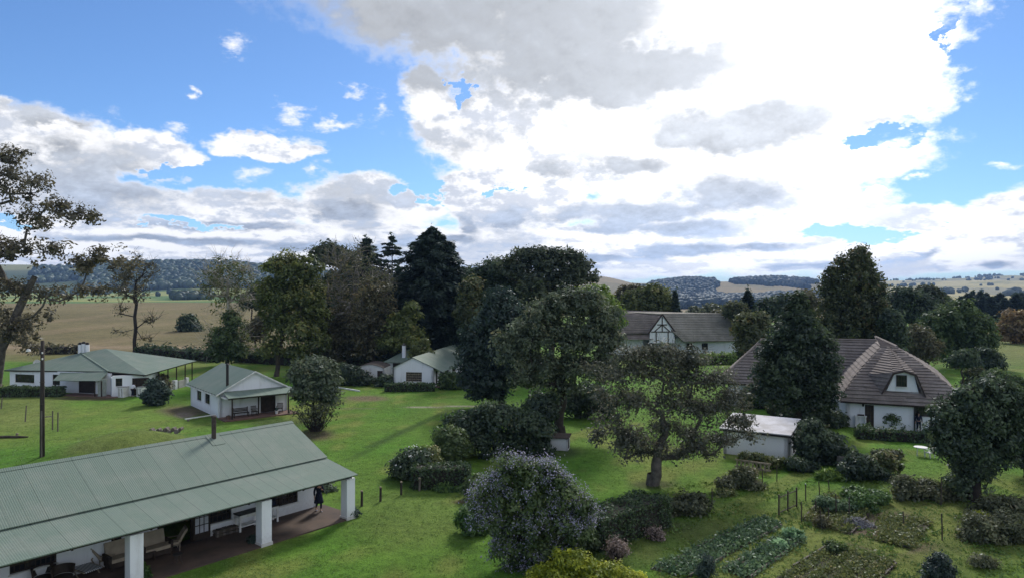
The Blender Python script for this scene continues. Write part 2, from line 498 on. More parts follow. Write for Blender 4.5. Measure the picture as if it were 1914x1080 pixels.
def limbs(mb, trunk, targets, rng, tip=.018, seg=1.0, jit=.16, sides=5, power=2.2, maxr=None, rise=.25):
    """branches that grow from the trunk to the targets, joining the nearest limb; radii from the tips down"""
    nodes = [Vector(t) for t in trunk]; par = [i - 1 for i in range(len(trunk))]
    start = max(1, len(trunk) // 3)
    base = np.array(trunk[start])
    order = np.argsort(np.linalg.norm(targets - base, axis=1))
    arr = np.array([list(n) for n in nodes])
    for t in order:
        T = targets[t]
        d = np.linalg.norm(arr - T, axis=1)
        cost = d + np.maximum(0, arr[:, 2] - T[2] + .2) * 1.2
        cost[:start] += 3
        k = int(np.argmin(cost)); L_ = d[k]
        ns = max(1, int(L_ / seg)); a = Vector(arr[k]); b = Vector(T); cur = k
        mid = a.lerp(b, .5) + Vector((0, 0, -rise * L_ * .4)) + Vector(rng.normal(size=3)) * jit * L_ * .5
        for i in range(1, ns + 1):
            f = i / ns
            p = a * (1 - f) ** 2 + mid * (2 * f * (1 - f)) + b * f * f
            if i < ns: p = p + Vector(rng.normal(size=3)) * jit * seg * .5
            nodes.append(p); par.append(cur); cur = len(nodes) - 1
        arr = np.array([list(n) for n in nodes])
    n = len(nodes); ch = [[] for _ in range(n)]
    for i in range(1, n): ch[par[i]].append(i)
    rad = [0.0] * n
    for i in range(n - 1, -1, -1):
        rad[i] = max(tip, sum(rad[c] ** power for c in ch[i]) ** (1 / power)) * (1.015 if ch[i] else 1)
    if maxr:
        k = maxr / rad[0]
        if k < 1: rad = [max(tip * .7, r * (k if r > tip * 3 else 1)) for r in rad]
        else: rad = [r * (1 + (k - 1) * min(1, r / rad[0] * 1.0) ) for r in rad]
    for i in range(len(trunk)):
        if maxr: rad[i] = max(rad[i], maxr * (1 - .5 * i / len(trunk)))
    done = set()
    for i in range(1, n):
        if i in done: continue
        chain = [par[i], i]; done.add(i); cur = i
        while ch[cur]:
            nx = max(ch[cur], key=lambda c: rad[c])
            if nx in done: break
            chain.append(nx); done.add(nx); cur = nx
        rr = [rad[c] for c in chain]
        if chain[0] != 0: rr[0] = min(rr[0], rr[1] * 1.25)
        big = rr[0] > .15
        mb.tube([nodes[c] for c in chain], rr, 9 if big else sides, cap=False)
    return nodes, rad
def twigs(mb, C, O, rng, n=3, ln=.8, r=.012, up=.4):
    for c, o in zip(C, O):
        for _ in range(n):
            d = Vector(o) * .7 + Vector(rng.normal(size=3)) * .5 + Vector((0, 0, up))
            d.normalize(); a = Vector(c); l = ln * (.5 + rng.random())
            b = a + d * l * .5 + Vector(rng.normal(size=3)) * l * .08
            mb.tube([a, b, b + (d + Vector(rng.normal(size=3)) * .35) * l * .5], [r, r * .75, r * .4], 3, cap=False)

def pxblobs(bl, D, base):
    out = []
    for b in bl:
        px, py, rx, ry = b[:4]; dy = b[4] if len(b) > 4 else 0.0
        Y = D + dy; k = Y / F
        c = P(px, py, Y) - base
        out.append((tuple(c), (rx * k, (b[5] if len(b) > 5 else min(rx, ry * 1.3) * k), ry * k)))
    return out
def tree(kind, label, D, bpx, bl, leaf, bark='bark', nclump=260, nleaf=40, ls=None, cr=None, tr=.35, gap=.3, shell=.5,
         top=None, ntarget=40, tip=.03, group=None, seed=0, asp=.5, up=.5, lean=None, tw=0, z0=0.0, cat='tree', lump=.25, base_py=None, accent=None, twl=.9, flat=.75):
    rng = np.random.default_rng(1000 + seed)
    X = (bpx - CX) / F * D
    base = Vector((X, D, z0 if z0 is not None else 0))
    root = empty(kind, base, 0, label, cat, group)
    blobs = pxblobs(bl, D, base)
    ls = ls or D * .0026; cr = cr or D * .011
    C, O, cro = crown('crown', root, blobs, leaf, nclump, nleaf, ls, cr, rng, gap, shell, asp, up, lump, accent=accent, flat=flat)
    zc = max(b[0][2] for b in blobs); cx = np.mean([b[0][0] for b in blobs]); cy = np.mean([b[0][1] for b in blobs])
    topz = zc if top is None else top
    k = 7
    trunk = []
    for i in range(k):
        f = i / (k - 1)
        j = rng.normal(size=2) * .12 * (f > 0) * max(1, tr)
        trunk.append((cx * f ** 1.6 * .8 + j[0], cy * f ** 1.6 * .8 + j[1], topz * f * .85 - .15 * (i == 0)))
    if lean: trunk = [Vector(t) + Vector(lean) * (i / (k - 1)) for i, t in enumerate(trunk)]
    mb = MB()
    sel = rng.choice(len(C), min(ntarget, len(C)), replace=False)
    limbs(mb, trunk, C[sel], rng, tip=tip, seg=max(.8, D * .012), maxr=tr)
    if tw:
        s2 = rng.choice(len(C), min(tw, len(C)), replace=False)
        twigs(mb, C[s2], O[s2], rng, 3, twl, tip * .7)
    # flare at the foot
    mb.tube([(0, 0, -.2), (0, 0, .12), (0, 0, .7)], [tr * 1.42, tr * 1.2, tr * .98], 10, cap=False)
    mb.build('trunk', M[bark], root, smooth=True)
    return root
def shrub(kind, label, D, bpx, bl, leaf, nclump=120, nleaf=45, ls=None, cr=None, gap=.15, shell=.45, group=None, seed=0, asp=.55, up=.5, cat='shrub', accent=None, stems=6, lump=.2, bark='darkbark', flat=.8):
    rng = np.random.default_rng(5000 + seed)
    D = max(D, H * F / (max(b[1] + b[3] for b in bl) - CY - 1.5))      # the lowest leaves reach the ground
    X = (bpx - CX) / F * D
    base = Vector((X, D, 0)); root = empty(kind, base, 0, label, cat, group)
    blobs = pxblobs(bl, D, base)
    C, O, cro = crown('foliage', root, blobs, leaf, nclump, nleaf, ls or D * .0024, cr or D * .009, rng, gap, shell, asp, up, lump, accent=accent, zmin=.02, flat=flat)
    mb = MB()
    for i in rng.choice(len(C), min(stems, len(C)), replace=False):
        c = Vector(C[i]); a = Vector((c.x * .25, c.y * .25, -.05))
        mb.tube([a, a.lerp(c, .5) + Vector(rng.normal(size=3)) * .08 - Vector((0, 0, .05)), c], [.05, .035, .015], 5, cap=False)
    mb.build('stem', M[bark], root)
    return root
def conifer(kind, label, D, bpx, top_py, prof, leaf='cedar', bark='darkbark', nb=150, per=70, ls=None, tr=.4, seed=0, group=None, z0=0.0, droop=.12, upt=.1, bot=.06, ragged=.25, cat='tree', wid=.09):
    """tiers of spreading branches; prof = [(height fraction, radius in photo pixels)]"""
    rng = np.random.default_rng(9000 + seed)
    X = (bpx - CX) / F * D; base = Vector((X, D, z0)); root = empty(kind, base, 0, label, cat, group)
    hgt = zz(top_py, D) - z0
    hs = [p[0] for p in prof]; rs = [p[1] * D / F for p in prof]
    fr = bot + (1 - bot) * np.sort(rng.random(nb)) ** .9
    ang = np.arange(nb) * 2.399 + rng.normal(size=nb) * .4
    ln = np.interp(fr, hs, rs) * (1 - ragged + ragged * 1.6 * rng.random(nb))
    mb = MB(); mb.tube([(0, 0, -.2), (0, 0, hgt * .5), (0, 0, hgt * .99)], [tr, tr * .6, .03], 8)
    ps, ns, al, tn = [], [], [], []
    for i in range(nb):
        d = np.array([math.cos(ang[i]), math.sin(ang[i]), 0.]); l = ln[i]; z = fr[i] * hgt
        if i % 2 == 0 and l > .5:
            mb.tube([(0, 0, z), tuple(d * l * .5 + np.array([0, 0, z + upt * l * .4])), tuple(d * l * .95 + np.array([0, 0, z - droop * l * .6 + upt * l * .4]))], [.09 * tr / .4, .05, .02], 4, cap=False)
        k = max(8, int(per * (.35 + .65 * l / max(rs))))
        f = .12 + .9 * rng.random(k) ** .75
        side = np.array([-d[1], d[0], 0.])
        sp = rng.normal(size=k) * wid * l * (1.25 - f) * 1.8
        p = np.outer(f * l, d) + np.outer(sp, side) + np.array([0, 0, z])
        p[:, 2] += upt * l * np.sin(f * 2.2) * .6 - droop * l * f ** 2 + rng.normal(size=k) * .035 * l - np.abs(sp) * .25
        ps.append(p); al.append(np.tile(d, (k, 1)) + rng.normal(size=(k, 3)) * .5)
        ns.append(unit(np.array([0, 0, 1.]) + d * .35 + rng.normal(size=(k, 3)) * .4)); tn.append(.4 + rng.normal() * .16 + rng.normal(size=k) * .12)
    # leader spray
    k = 40; p = rng.normal(size=(k, 3)) * np.array([.25, .25, .5]) * min(1.2, D / 100) * (1.0 if D < 200 else .5) + np.array([0, 0, hgt * (.98 if D < 200 else .93)])
    ps.append(p); ns.append(unit(rng.normal(size=(k, 3)) + np.array([0, 0, .4]))); al.append(rng.normal(size=(k, 3)) + np.array([0, 0, 1.])); tn.append(np.full(k, .4))
    p = np.concatenate(ps); ls = ls or D * .0035
    me = leaf_mesh('crown', p, np.concatenate(ns), ls * (.7 + .7 * rng.random(len(p))), np.concatenate(tn), .36, rng, np.concatenate(al))
    link('crown', me, L[leaf], root); mb.build('trunk', M[bark], root)
    return root
def hedge(kind, label, a, b, width, height, leaf, dens=70, ls=.12, seed=0, cat='hedge', group=None, jag=.06, topleaf=None, tail=None):
    """clipped hedge along the ground from a to b (world xy)"""
    rng = np.random.default_rng(700 + seed)
    a, b = Vector((a[0], a[1], 0)), Vector((b[0], b[1], 0)); d = b - a; ln = d.length
    rz = math.atan2(d.y, d.x)
    root = empty(kind, a, rz, label, cat, group)
    area = ln * (2 * height + width) + 2 * width * height
    n = int(area * dens)
    w = np.array([ln * height, ln * height, ln * width, width * height, width * height]); w /= w.sum()
    s = rng.choice(5, n, p=w); u, v = rng.random(n), rng.random(n)
    p = np.zeros((n, 3)); nr = np.zeros((n, 3))
    for k, (f, nn) in enumerate([(lambda u, v: (u * ln, -width / 2 + 0 * u, v * height), (0, -1, 0)), (lambda u, v: (u * ln, width / 2 + 0 * u, v * height), (0, 1, 0)),
                                 (lambda u, v: (u * ln, (v - .5) * width, height + 0 * u), (0, 0, 1)), (lambda u, v: (0 * u, (u - .5) * width, v * height), (-1, 0, 0)), (lambda u, v: (ln + 0 * u, (u - .5) * width, v * height), (1, 0, 0))]):
        i = s == k
        p[i] = np.stack(f(u[i], v[i]), 1); nr[i] = nn
    wob = n3(p, 1.3, seed) * jag * 2.5
    p[:, 2] *= 1 + wob * .35
    p += nr * (wob[:, None] + rng.normal(size=(n, 1)) * jag - rng.random((n, 1)) * jag * 2)
    p[:, 2] = np.maximum(p[:, 2], .03)
    me = leaf_mesh('foliage', p, unit(nr * .9 + np.array([0, 0, .25]) + rng.normal(size=(n, 3)) * .6), ls * (.6 + .8 * rng.random(n)), .4 + n3(p, 2.0) * .2 + rng.normal(size=n) * .15, .55, rng)
    link('foliage', me, L[leaf], root)
    core = MB().box(.12, ln - .12, -width / 2 + .12, width / 2 - .12, 0, height - .14)
    core.build('stem', M['darkbark'], root)
    return root
# ------------------------------------------------------------------ ground, hills, sky, air, camera
cols = {
 -500: [(110,0),(150,.4),(250,3),(400,6.0),(540,3),(900,zz(560,900)),(1500,zz(547,1500)),(1750,zz(531,1750)),(2300,zz(500,2300)),(2800,zz(493,2800)),(4000,110),(9000,70)],
 60:   [(110,0),(150,.4),(250,3),(400,6.0),(540,3),(900,zz(560,900)),(1500,zz(547,1500)),(1750,zz(531,1750)),(2300,zz(500,2300)),(2800,zz(493,2800)),(4000,110),(9000,70)],
 240:  [(110,0),(150,.4),(250,3),(400,6.2),(540,3),(900,zz(561,900)),(1500,zz(547,1500)),(1700,zz(531,1700)),(2200,zz(494,2200)),(2700,112),(4000,100),(9000,70)],
 420:  [(110,0),(150,.3),(250,2.6),(400,6.0),(540,3),(900,zz(560,900)),(1400,zz(547,1400)),(1650,zz(531,1650)),(2200,zz(494,2200)),(2700,110),(4000,95),(9000,70)],
 520:  [(110,0),(150,.2),(250,2),(400,4.5),(540,2),(900,1),(1400,6),(1700,zz(530,1700)),(2250,zz(502,2250)),(2800,85),(4000,80),(9000,60)],
 640:  [(110,0),(250,1),(400,2),(900,0),(1500,5),(2300,zz(514,2300)),(3000,60),(9000,60)],
 957:  [(110,0),(400,0),(900,-6),(1600,5),(2400,zz(519,2400)),(3200,58),(9000,50)],
 1120: [(110,0),(400,-1),(900,-8),(1600,zz(560,1600)),(2600,zz(516,2600)),(3200,62),(9000,50)],
 1210: [(110,0),(400,-2),(900,-12),(1500,zz(574,1500)),(2700,zz(531,2700)),(3500,zz(529,3500)),(9000,45)],
 1290: [(110,0),(300,-2),(900,-15),(1250,zz(578,1250)),(1900,zz(560,1900)),(2950,zz(523,2950)),(3500,62),(9000,45)],
 1350: [(110,0),(300,-2),(900,-15),(1250,zz(578,1250)),(1900,zz(560,1900)),(2950,zz(524,2950)),(3500,60),(9000,45)],
 1430: [(110,0),(300,-2),(900,-14),(1300,zz(574,1300)),(1900,zz(557,1900)),(2950,zz(523,2950)),(3500,60),(9000,45)],
 1530: [(110,0),(300,-1),(900,-8),(1400,zz(569,1400)),(2200,zz(548,2200)),(2950,zz(528,2950)),(3800,60),(9000,50)],
 1680: [(110,0),(280,0),(600,-1),(900,zz(562,900)),(1500,zz(552,1500)),(2500,zz(537,2500)),(4000,zz(526,4000)),(5000,75),(9000,60)],
 1914: [(110,0),(280,0),(600,0),(900,zz(562,900)),(1500,zz(550,1500)),(2500,zz(534,2500)),(4000,zz(516,4000)),(5000,105),(9000,80)],
 2500: [(110,0),(280,0),(600,0),(900,1),(1500,8),(2500,30),(4000,100),(9000,80)],
}
ckeys = sorted(cols)
YS = np.exp(np.linspace(np.log(90), np.log(9500), 260))
TAB = []
for k in ckeys:
    a = np.array(cols[k], float)
    z = np.interp(np.log(YS), np.log(a[:, 0]), a[:, 1])
    z[YS <= 112] = 0
    ker = np.array([1, 2, 3, 2, 1.]) / 9; zp = np.pad(z, 2, mode='edge'); z = np.convolve(zp, ker, 'valid')
    TAB.append(z)
TAB = np.array(TAB); CK = np.array(ckeys, float)
def terrain(x, y):
    x = np.asarray(x, float); y = np.asarray(y, float)
    r = np.hypot(x, y); az = np.arctan2(x, y)
    azc = np.clip(az, -.95, .95)
    px = CX + F * np.tan(azc); Y = np.clip(r * np.cos(azc), 90, 9400)
    i = np.clip(np.searchsorted(CK, px) - 1, 0, len(CK) - 2); f = np.clip((px - CK[i]) / (CK[i + 1] - CK[i]), 0, 1); f = f * f * (3 - 2 * f)
    g = (np.log(Y) - np.log(YS[0])) / (np.log(YS[1]) - np.log(YS[0])); j = np.clip(g.astype(int), 0, len(YS) - 2); w = g - j
    z = (TAB[i, j] * (1 - w) + TAB[i, j + 1] * w) * (1 - f) + (TAB[i + 1, j] * (1 - w) + TAB[i + 1, j + 1] * w) * f
    q = np.stack([x, y, 0 * x], -1).reshape(-1, 3)
    roll = n3(q, 1 / 420., 1.0).reshape(x.shape) * 9 * np.clip((r - 1300) / 1500, 0, 1) + n3(q, 1 / 60., 1.0).reshape(x.shape) * .45 * np.clip((r - 130) / 150, 0, 1)
    return z + roll
def tz(x, y): return float(terrain(np.array([x]), np.array([y]))[0])

def ground_cover(x, y, z):
    """what grows or lies on each spot of the ground, as a base colour"""
    q = np.stack([x, y, 0 * x], -1)
    r = np.hypot(x, y)
    front = y > 1
    ys = np.where(front, y, 1e9)
    px = np.where(front, CX + F * x / ys, np.where(x < 0, -900, 2800))
    py = np.where(front, CY + F * (H - z) / ys, 1080)
    n1 = n3(q, 1 / 7., 0); n2 = n3(q, 1 / 2.2, 3); n4 = n3(q, 1 / 25., 5); n5 = n3(q, 1.4, 2)
    lawn = np.array([.090, .172, .022]); dry = np.array([.185, .185, .05]); lush = np.array([.068, .17, .016])
    ss = lambda v, a, b: np.clip((v - a) / (b - a), 0, 1) ** 2 * (3 - 2 * np.clip((v - a) / (b - a), 0, 1))
    c = np.tile(lawn, (len(x), 1))
    mix = lambda c, col, f: c * (1 - f[:, None]) + np.array(col) * f[:, None]
    c = mix(c, lush, ss(n1, -.1, .7) * .8)
    c = mix(c, dry, ss(n2 * .6 + n1 * -.5 + n4 * .4, .08, .6) * .55)
    c = mix(c, (.12, .175, .035), ss(n5 * .7 + n2 * .3, .25, .7) * .4)
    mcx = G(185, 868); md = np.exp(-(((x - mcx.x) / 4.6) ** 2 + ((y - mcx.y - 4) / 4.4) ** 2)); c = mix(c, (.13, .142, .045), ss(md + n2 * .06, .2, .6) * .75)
    # worn, paler lawn by the left house, kitchen garden on the right
    def ell(cx, cy, rx, ry, soft=.5):
        d = np.hypot((px - cx) / rx, (py - cy) / ry) + n2 * .14 + n1 * .1
        return ss(1 + soft - d, 0, soft * 2)
    c = mix(c, (.135, .19, .036), ell(130, 790, 260, 45) * .6)
    c = mix(c, (.155, .17, .052), ell(30, 760, 90, 40) * .6)
    c = mix(c, (.118, .132, .038), ell(1620, 1010, 330, 95) * .75)
    c = mix(c, (.135, .165, .042), ell(760, 960, 140, 55) * .5)
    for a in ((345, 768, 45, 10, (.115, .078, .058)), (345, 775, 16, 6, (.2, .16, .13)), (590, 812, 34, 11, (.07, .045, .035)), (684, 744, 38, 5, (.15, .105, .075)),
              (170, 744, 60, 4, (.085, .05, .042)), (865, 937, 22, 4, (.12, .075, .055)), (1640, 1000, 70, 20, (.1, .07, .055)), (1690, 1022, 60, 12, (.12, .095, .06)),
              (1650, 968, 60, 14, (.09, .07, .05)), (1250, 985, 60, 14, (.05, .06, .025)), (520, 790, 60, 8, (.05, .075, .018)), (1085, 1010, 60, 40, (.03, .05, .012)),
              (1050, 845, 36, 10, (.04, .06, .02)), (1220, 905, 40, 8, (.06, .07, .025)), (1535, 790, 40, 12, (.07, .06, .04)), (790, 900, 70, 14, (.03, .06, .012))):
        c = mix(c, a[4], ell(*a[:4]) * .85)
    def line(a, b, w, col, amt=1.0, jit=.15):
        A = np.array(G(*a)[:2]); B = np.array(G(*b)[:2]); d = B - A; l2 = d @ d
        pp = np.stack([x, y], 1) - A
        t = np.clip(pp @ d / l2, 0, 1)
        dist = np.linalg.norm(pp - t[:, None] * d, axis=1) + n5 * jit * w
        return mix(c, col, ss(w - dist, -w * .25, w * .35) * amt * (r < 118))
    c = line((765, 761), (925, 757), .35, (.3, .27, .21), .9)
    c = line((600, 764), (765, 761), .25, (.16, .16, .09), .5)
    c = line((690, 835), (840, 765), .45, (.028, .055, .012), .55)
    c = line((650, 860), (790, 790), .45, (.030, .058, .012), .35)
    for a, b in (((1395, 953), (1660, 1023)), ((1660, 1023), (1800, 965)), ((1262, 1078), (1478, 985)), ((1400, 1085), (1560, 1003)), ((1360, 955), (1500, 885)), ((1690, 1060), (1640, 1085))):
        c = line(a, b, .75, (.135, .165, .038), .8)
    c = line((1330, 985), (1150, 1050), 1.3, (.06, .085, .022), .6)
    # the left veld field, its bare track, pastures further off
    nf = n3(q, 1 / 55., 1); ng = n3(q * np.array([1, .35, 1]), 1 / 14., 1); nh = n3(q, 1 / 210., 4)
    veld = np.array([.152, .128, .060]); veld2 = np.array([.125, .108, .05]); veld3 = np.array([.21, .16, .09])
    v = mix(mix(np.tile(veld, (len(x), 1)), veld2, ss(nf + .5 * np.exp(-((y - 235) / 60) ** 2), -.1, .6) * .85), veld3, ss(ng, .1, .8) * .6)
    v = mix(v, (.175, .142, .075), ss(y + nf * 40, 290, 360) * .6); v = mix(v, (.10, .10, .04), ss(n2 * .6 + n1 * .5, .3, .8) * .35)
    fl = ss(y + n4 * 3, 119, 126) * ss(720 - px + n4 * 40, 0, 60) * front
    c = c * (1 - fl[:, None]) + v * fl[:, None]
    c = mix(c, (.12, .13, .04), fl * ss(133 - y + n4 * 3, -3, 3) * .7)
    tr = fl * np.exp(-((y - (158 + 10 * np.sin(x * .02) + n4 * 2)) / 4.5) ** 2)
    c = mix(c, (.27, .2, .13), tr * .75)
    tr = fl * np.exp(-((y - (215 + n4 * 5)) / 9) ** 2) * ss(nf, -.3, .4)
    c = mix(c, (.24, .185, .11), tr * .5)
    fg = ss(y, 470, 520) * ss(900 - px, 0, 60) * front
    past = mix(np.tile(np.array([.22, .24, .075]), (len(x), 1)), (.085, .15, .045), ss(np.sin(y / 75. + nh * 2.5), -.2, .4))
    c = c * (1 - fg[:, None]) + past * fg[:, None]
    hl = ss(y, 1480, 1560) * ss(900 - px, 0, 60) * front
    grassy = mix(np.tile(np.array([.055, .075, .03]), (len(x), 1)), (.19, .185, .07), ss(z + nh * 18, 62, 84) * ss(220 - px, -20, 60))
    c = c * (1 - hl[:, None]) + grassy * hl[:, None]
    # right: open veld on hills, forest floor, pale fields
    fr = ss(y, 330, 420) * ss(px, 860, 960) * front
    hillc = mix(np.tile(np.array([.21, .165, .085]), (len(x), 1)), (.155, .135, .07), ss(nf * .6 + nh, -.1, .6))
    c = c * (1 - fr[:, None]) + hillc * fr[:, None]
    fr = ss(y, 700, 800) * ss(px, 1580, 1680) * front
    pale = mix(np.tile(np.array([.36, .31, .145]), (len(x), 1)), (.23, .215, .10), ss(nh + .4 * nf, 0, .5))
    pale = mix(pale, (.16, .16, .12), ss(np.sin(y / 260. + nh * 2 + px * .004), .55, .8) * .7)
    c = c * (1 - fr[:, None]) + pale * fr[:, None]
    c = mix(c, (.135, .135, .05), ss(y + n4 * 8, 95, 130) * ss(px, 1760, 1860) * front * (y < 400) * .75)
    fr = ss(y, 175, 235) * (1 - ss(y, 420, 520)) * ss(px, 1780, 1850) * front
    c = mix(c, (.24, .20, .105), fr * .85)
    return np.clip(c, 0, 1)

def build_ground():
    rows = list(H * F / (np.arange(1700, 676, -2.2) - CY)) + list(np.exp(np.linspace(np.log(122), np.log(9300), 190)))
    rows = np.array([.8, 3, 6, 8] + rows)
    inner = np.arange(-43, 43.001, .12)
    th = np.radians(np.concatenate([inner, np.linspace(43, 317, 90)[1:-1]]))
    nr, nt_ = len(rows), len(th)
    RR, TT = np.meshgrid(rows, th, indexing='ij')
    RR = RR / np.where(np.abs(TT) < R(43.1), np.maximum(np.cos(TT), .7), .731)  # rows straight across the view, ring behind
    x = (RR * np.sin(TT)).ravel(); y = (RR * np.cos(TT)).ravel()
    z = terrain(x, y)
    # the low grassy mound behind the long building and gentle unevenness of the lawn
    q = np.stack([x, y, 0 * x], -1)
    mc = G(185, 868); mz = 1.6 * np.exp(-(((x - mc.x) / 4.5) ** 2 + ((y - mc.y - 4) / 4.2) ** 2))
    z = z + mz + n3(q, 1 / 6.) * .035 * np.clip((np.hypot(x, y) - 20) / 20, 0, 1) * (np.hypot(x, y) < 400)
    idx = np.arange(nr * nt_).reshape(nr, nt_)
    a = idx[:-1]; b = np.roll(a, -1, 1); d = idx[1:]; e = np.roll(d, -1, 1)
    quads = np.stack([a, d, e, b], -1).reshape(-1, 4)
    me = bpy.data.meshes.new('ground'); n = nr * nt_; m = len(quads)
    v = np.stack([x, y, z], -1)
    v = np.vstack([v, [[0, 0, 0]]])
    tri = np.stack([np.full(nt_, n), idx[0], np.roll(idx[0], -1)], -1)
    me.vertices.add(n + 1); me.vertices.foreach_set('co', v.astype(np.float32).ravel())
    me.loops.add(4 * m + 3 * nt_); me.loops.foreach_set('vertex_index', np.concatenate([quads.ravel(), tri.ravel()]).astype(np.int32))
    me.polygons.add(m + nt_)
    me.polygons.foreach_set('loop_start', np.concatenate([np.arange(0, 4 * m, 4), 4 * m + np.arange(0, 3 * nt_, 3)]).astype(np.int32))
    me.polygons.foreach_set('loop_total', np.concatenate([np.full(m, 4), np.full(nt_, 3)]).astype(np.int32))
    me.polygons.foreach_set('use_smooth', np.ones(m + nt_, dtype=bool))
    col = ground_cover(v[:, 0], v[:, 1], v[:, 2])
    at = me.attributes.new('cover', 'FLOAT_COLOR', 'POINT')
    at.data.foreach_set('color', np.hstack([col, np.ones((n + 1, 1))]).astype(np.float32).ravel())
    me.update(calc_edges=True)
    mt, b_ = newmat('ground')
    nt = mt.node_tree
    A = nt.nodes.new('ShaderNodeAttribute'); A.attribute_name = 'cover'
    co = objco()
    f1 = noise(co, 1.6, 8, .7); f2 = noise(co, .35, 5, .6); f3 = noise(vmath('MULTIPLY', co, (1, 1, 1)), 9, 5, .75)
    f4 = noise(co, .03, 7, .65)
    cc = E(A.outputs['Color'])
    val = (f1 - .5) * 1.5 + (f2 - .5) * .9 + (f3 - .5) * 1.6 + (f4 - .5) * .5 + 1.0
    cc = vmath('SCALE', cc, ) if False else cc
    n_ = nt.nodes.new('ShaderNodeVectorMath'); n_.operation = 'SCALE'; nt.links.new(cc.s, n_.inputs[0]); nt.links.new(E.m('MAXIMUM', val, .25).s, n_.inputs['Scale'])
    straw = sstep(f1 * .6 + f3 * .4, .53, .68) * .35
    setin(b_, 'Base Color', mixc(straw, E(n_.outputs[0]), mixc(.5, cc, (.2, .17, .06))))
    setin(b_, 'Roughness', .95); b_.inputs['Specular IOR Level'].default_value = .1
    bump(b_, f3 * 1.0 + f1 * 1.5, .9, .09)
    o = link('ground', me, mt); o['kind'] = 'structure'
    return o
build_ground()

def forest(name, label, spots, smin, smax, cols2, seed):
    """far-off wood that reads as one mass: many lumpy little crowns in one sheet of trees"""
    rng = np.random.default_rng(seed)
    import bmesh
    bm = bmesh.new(); bmesh.ops.create_icosphere(bm, subdivisions=2, radius=1.0)
    sv = np.array([v.co[:] for v in bm.verts]); sf = np.array([[v.index for v in f.verts] for f in bm.faces]); bm.free()
    V, Fc, T = [], [], []
    for k, (x, y, z) in enumerate(spots):
        s = smin + (smax - smin) * rng.random() ** 1.5
        w = s * (.55 + .35 * rng.random())
        vv = sv * (1 + .3 * n3(sv, 2.6, rng.random() * 50)[:, None]) * np.array([w, w, s * .75]) + np.array([x, y, z + s * .55])
        V.append(vv); Fc.append(sf + k * len(sv)); T.append(np.full(len(sf), .45 + rng.normal() * .2) + rng.normal(size=len(sf)) * .1)
    V = np.concatenate(V); Fc = np.concatenate(Fc); T = np.clip(np.concatenate(T), 0, 1)
    me = bpy.data.meshes.new(name); n = len(Fc)
    me.vertices.add(len(V)); me.vertices.foreach_set('co', V.astype(np.float32).ravel())
    me.loops.add(3 * n); me.loops.foreach_set('vertex_index', Fc.astype(np.int32).ravel())
    me.polygons.add(n); me.polygons.foreach_set('loop_start', np.arange(0, 3 * n, 3, dtype=np.int32)); me.polygons.foreach_set('loop_total', np.full(n, 3, dtype=np.int32))
    a = me.attributes.new('tint', 'FLOAT', 'FACE'); a.data.foreach_set('value', T.astype(np.float32))
    me.update(calc_edges=True)
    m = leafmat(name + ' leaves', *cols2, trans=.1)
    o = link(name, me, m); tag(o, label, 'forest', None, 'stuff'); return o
def scatter(n, pxr, Yr, cond, seed):
    rng = np.random.default_rng(seed)
    px = rng.uniform(*pxr, n); Y = rng.uniform(*Yr, n)
    x = (px - CX) / F * Y; z = terrain(x, Y); py = CY - (z - H) / Y * F
    k = cond(px, Y, py, n3(np.stack([x, Y, 0 * x], -1), 1 / 130.))
    return list(zip(x[k], Y[k], z[k]))
forest('forest', 'dark wooded hillside beyond the brown field on the left', scatter(5200, (60, 720), (1500, 2350),
       lambda px, Y, py, n: ((px > 150) | (n > .45)) & (Y > 1520 + n * 60) & ((Y < 2250) | (px > 230)), 1), 7, 15, ((.010, .019, .013), (.045, .06, .032)), 1)
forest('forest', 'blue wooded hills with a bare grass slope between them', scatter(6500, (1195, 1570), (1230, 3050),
       lambda px, Y, py, n: ((px < 1338 + n * 6 - (Y - 2000) * .004) & (px > 1195 + (Y - 1230) * .02 + n * 14)) | ((px > 1372 + n * 8) & (Y > 2450 + n * 150) & (px < 1520 + n * 30)) | ((Y < 1900 + n * 150) & (px > 1230)), 2), 8, 17, ((.006, .013, .015), (.020, .032, .030)), 2)  # blue of the distant haze is put into these leaf colours
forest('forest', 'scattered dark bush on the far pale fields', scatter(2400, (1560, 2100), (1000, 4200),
       lambda px, Y, py, n: (n > .50 + .12 * np.sin(Y / 300.)) & (Y > 1300) | ((Y > 3800) & (n > .1)), 3), 6, 13, ((.025, .035, .03), (.06, .07, .05)), 3)
# small woods and single bushes on the far pasture at the left
forest('forest', 'dark clump of trees on the far green pasture', scatter(170, (322, 392), (880, 1010), lambda px, Y, py, n: n > -.6, 4), 5, 10, ((.014, .024, .016), (.04, .055, .03)), 4)
forest('forest', 'low dark scrub along the far edge of the brown field', scatter(120, (20, 330), (1100, 1420), lambda px, Y, py, n: n > .3, 6), 4, 9, ((.014, .024, .016), (.05, .06, .03)), 6)

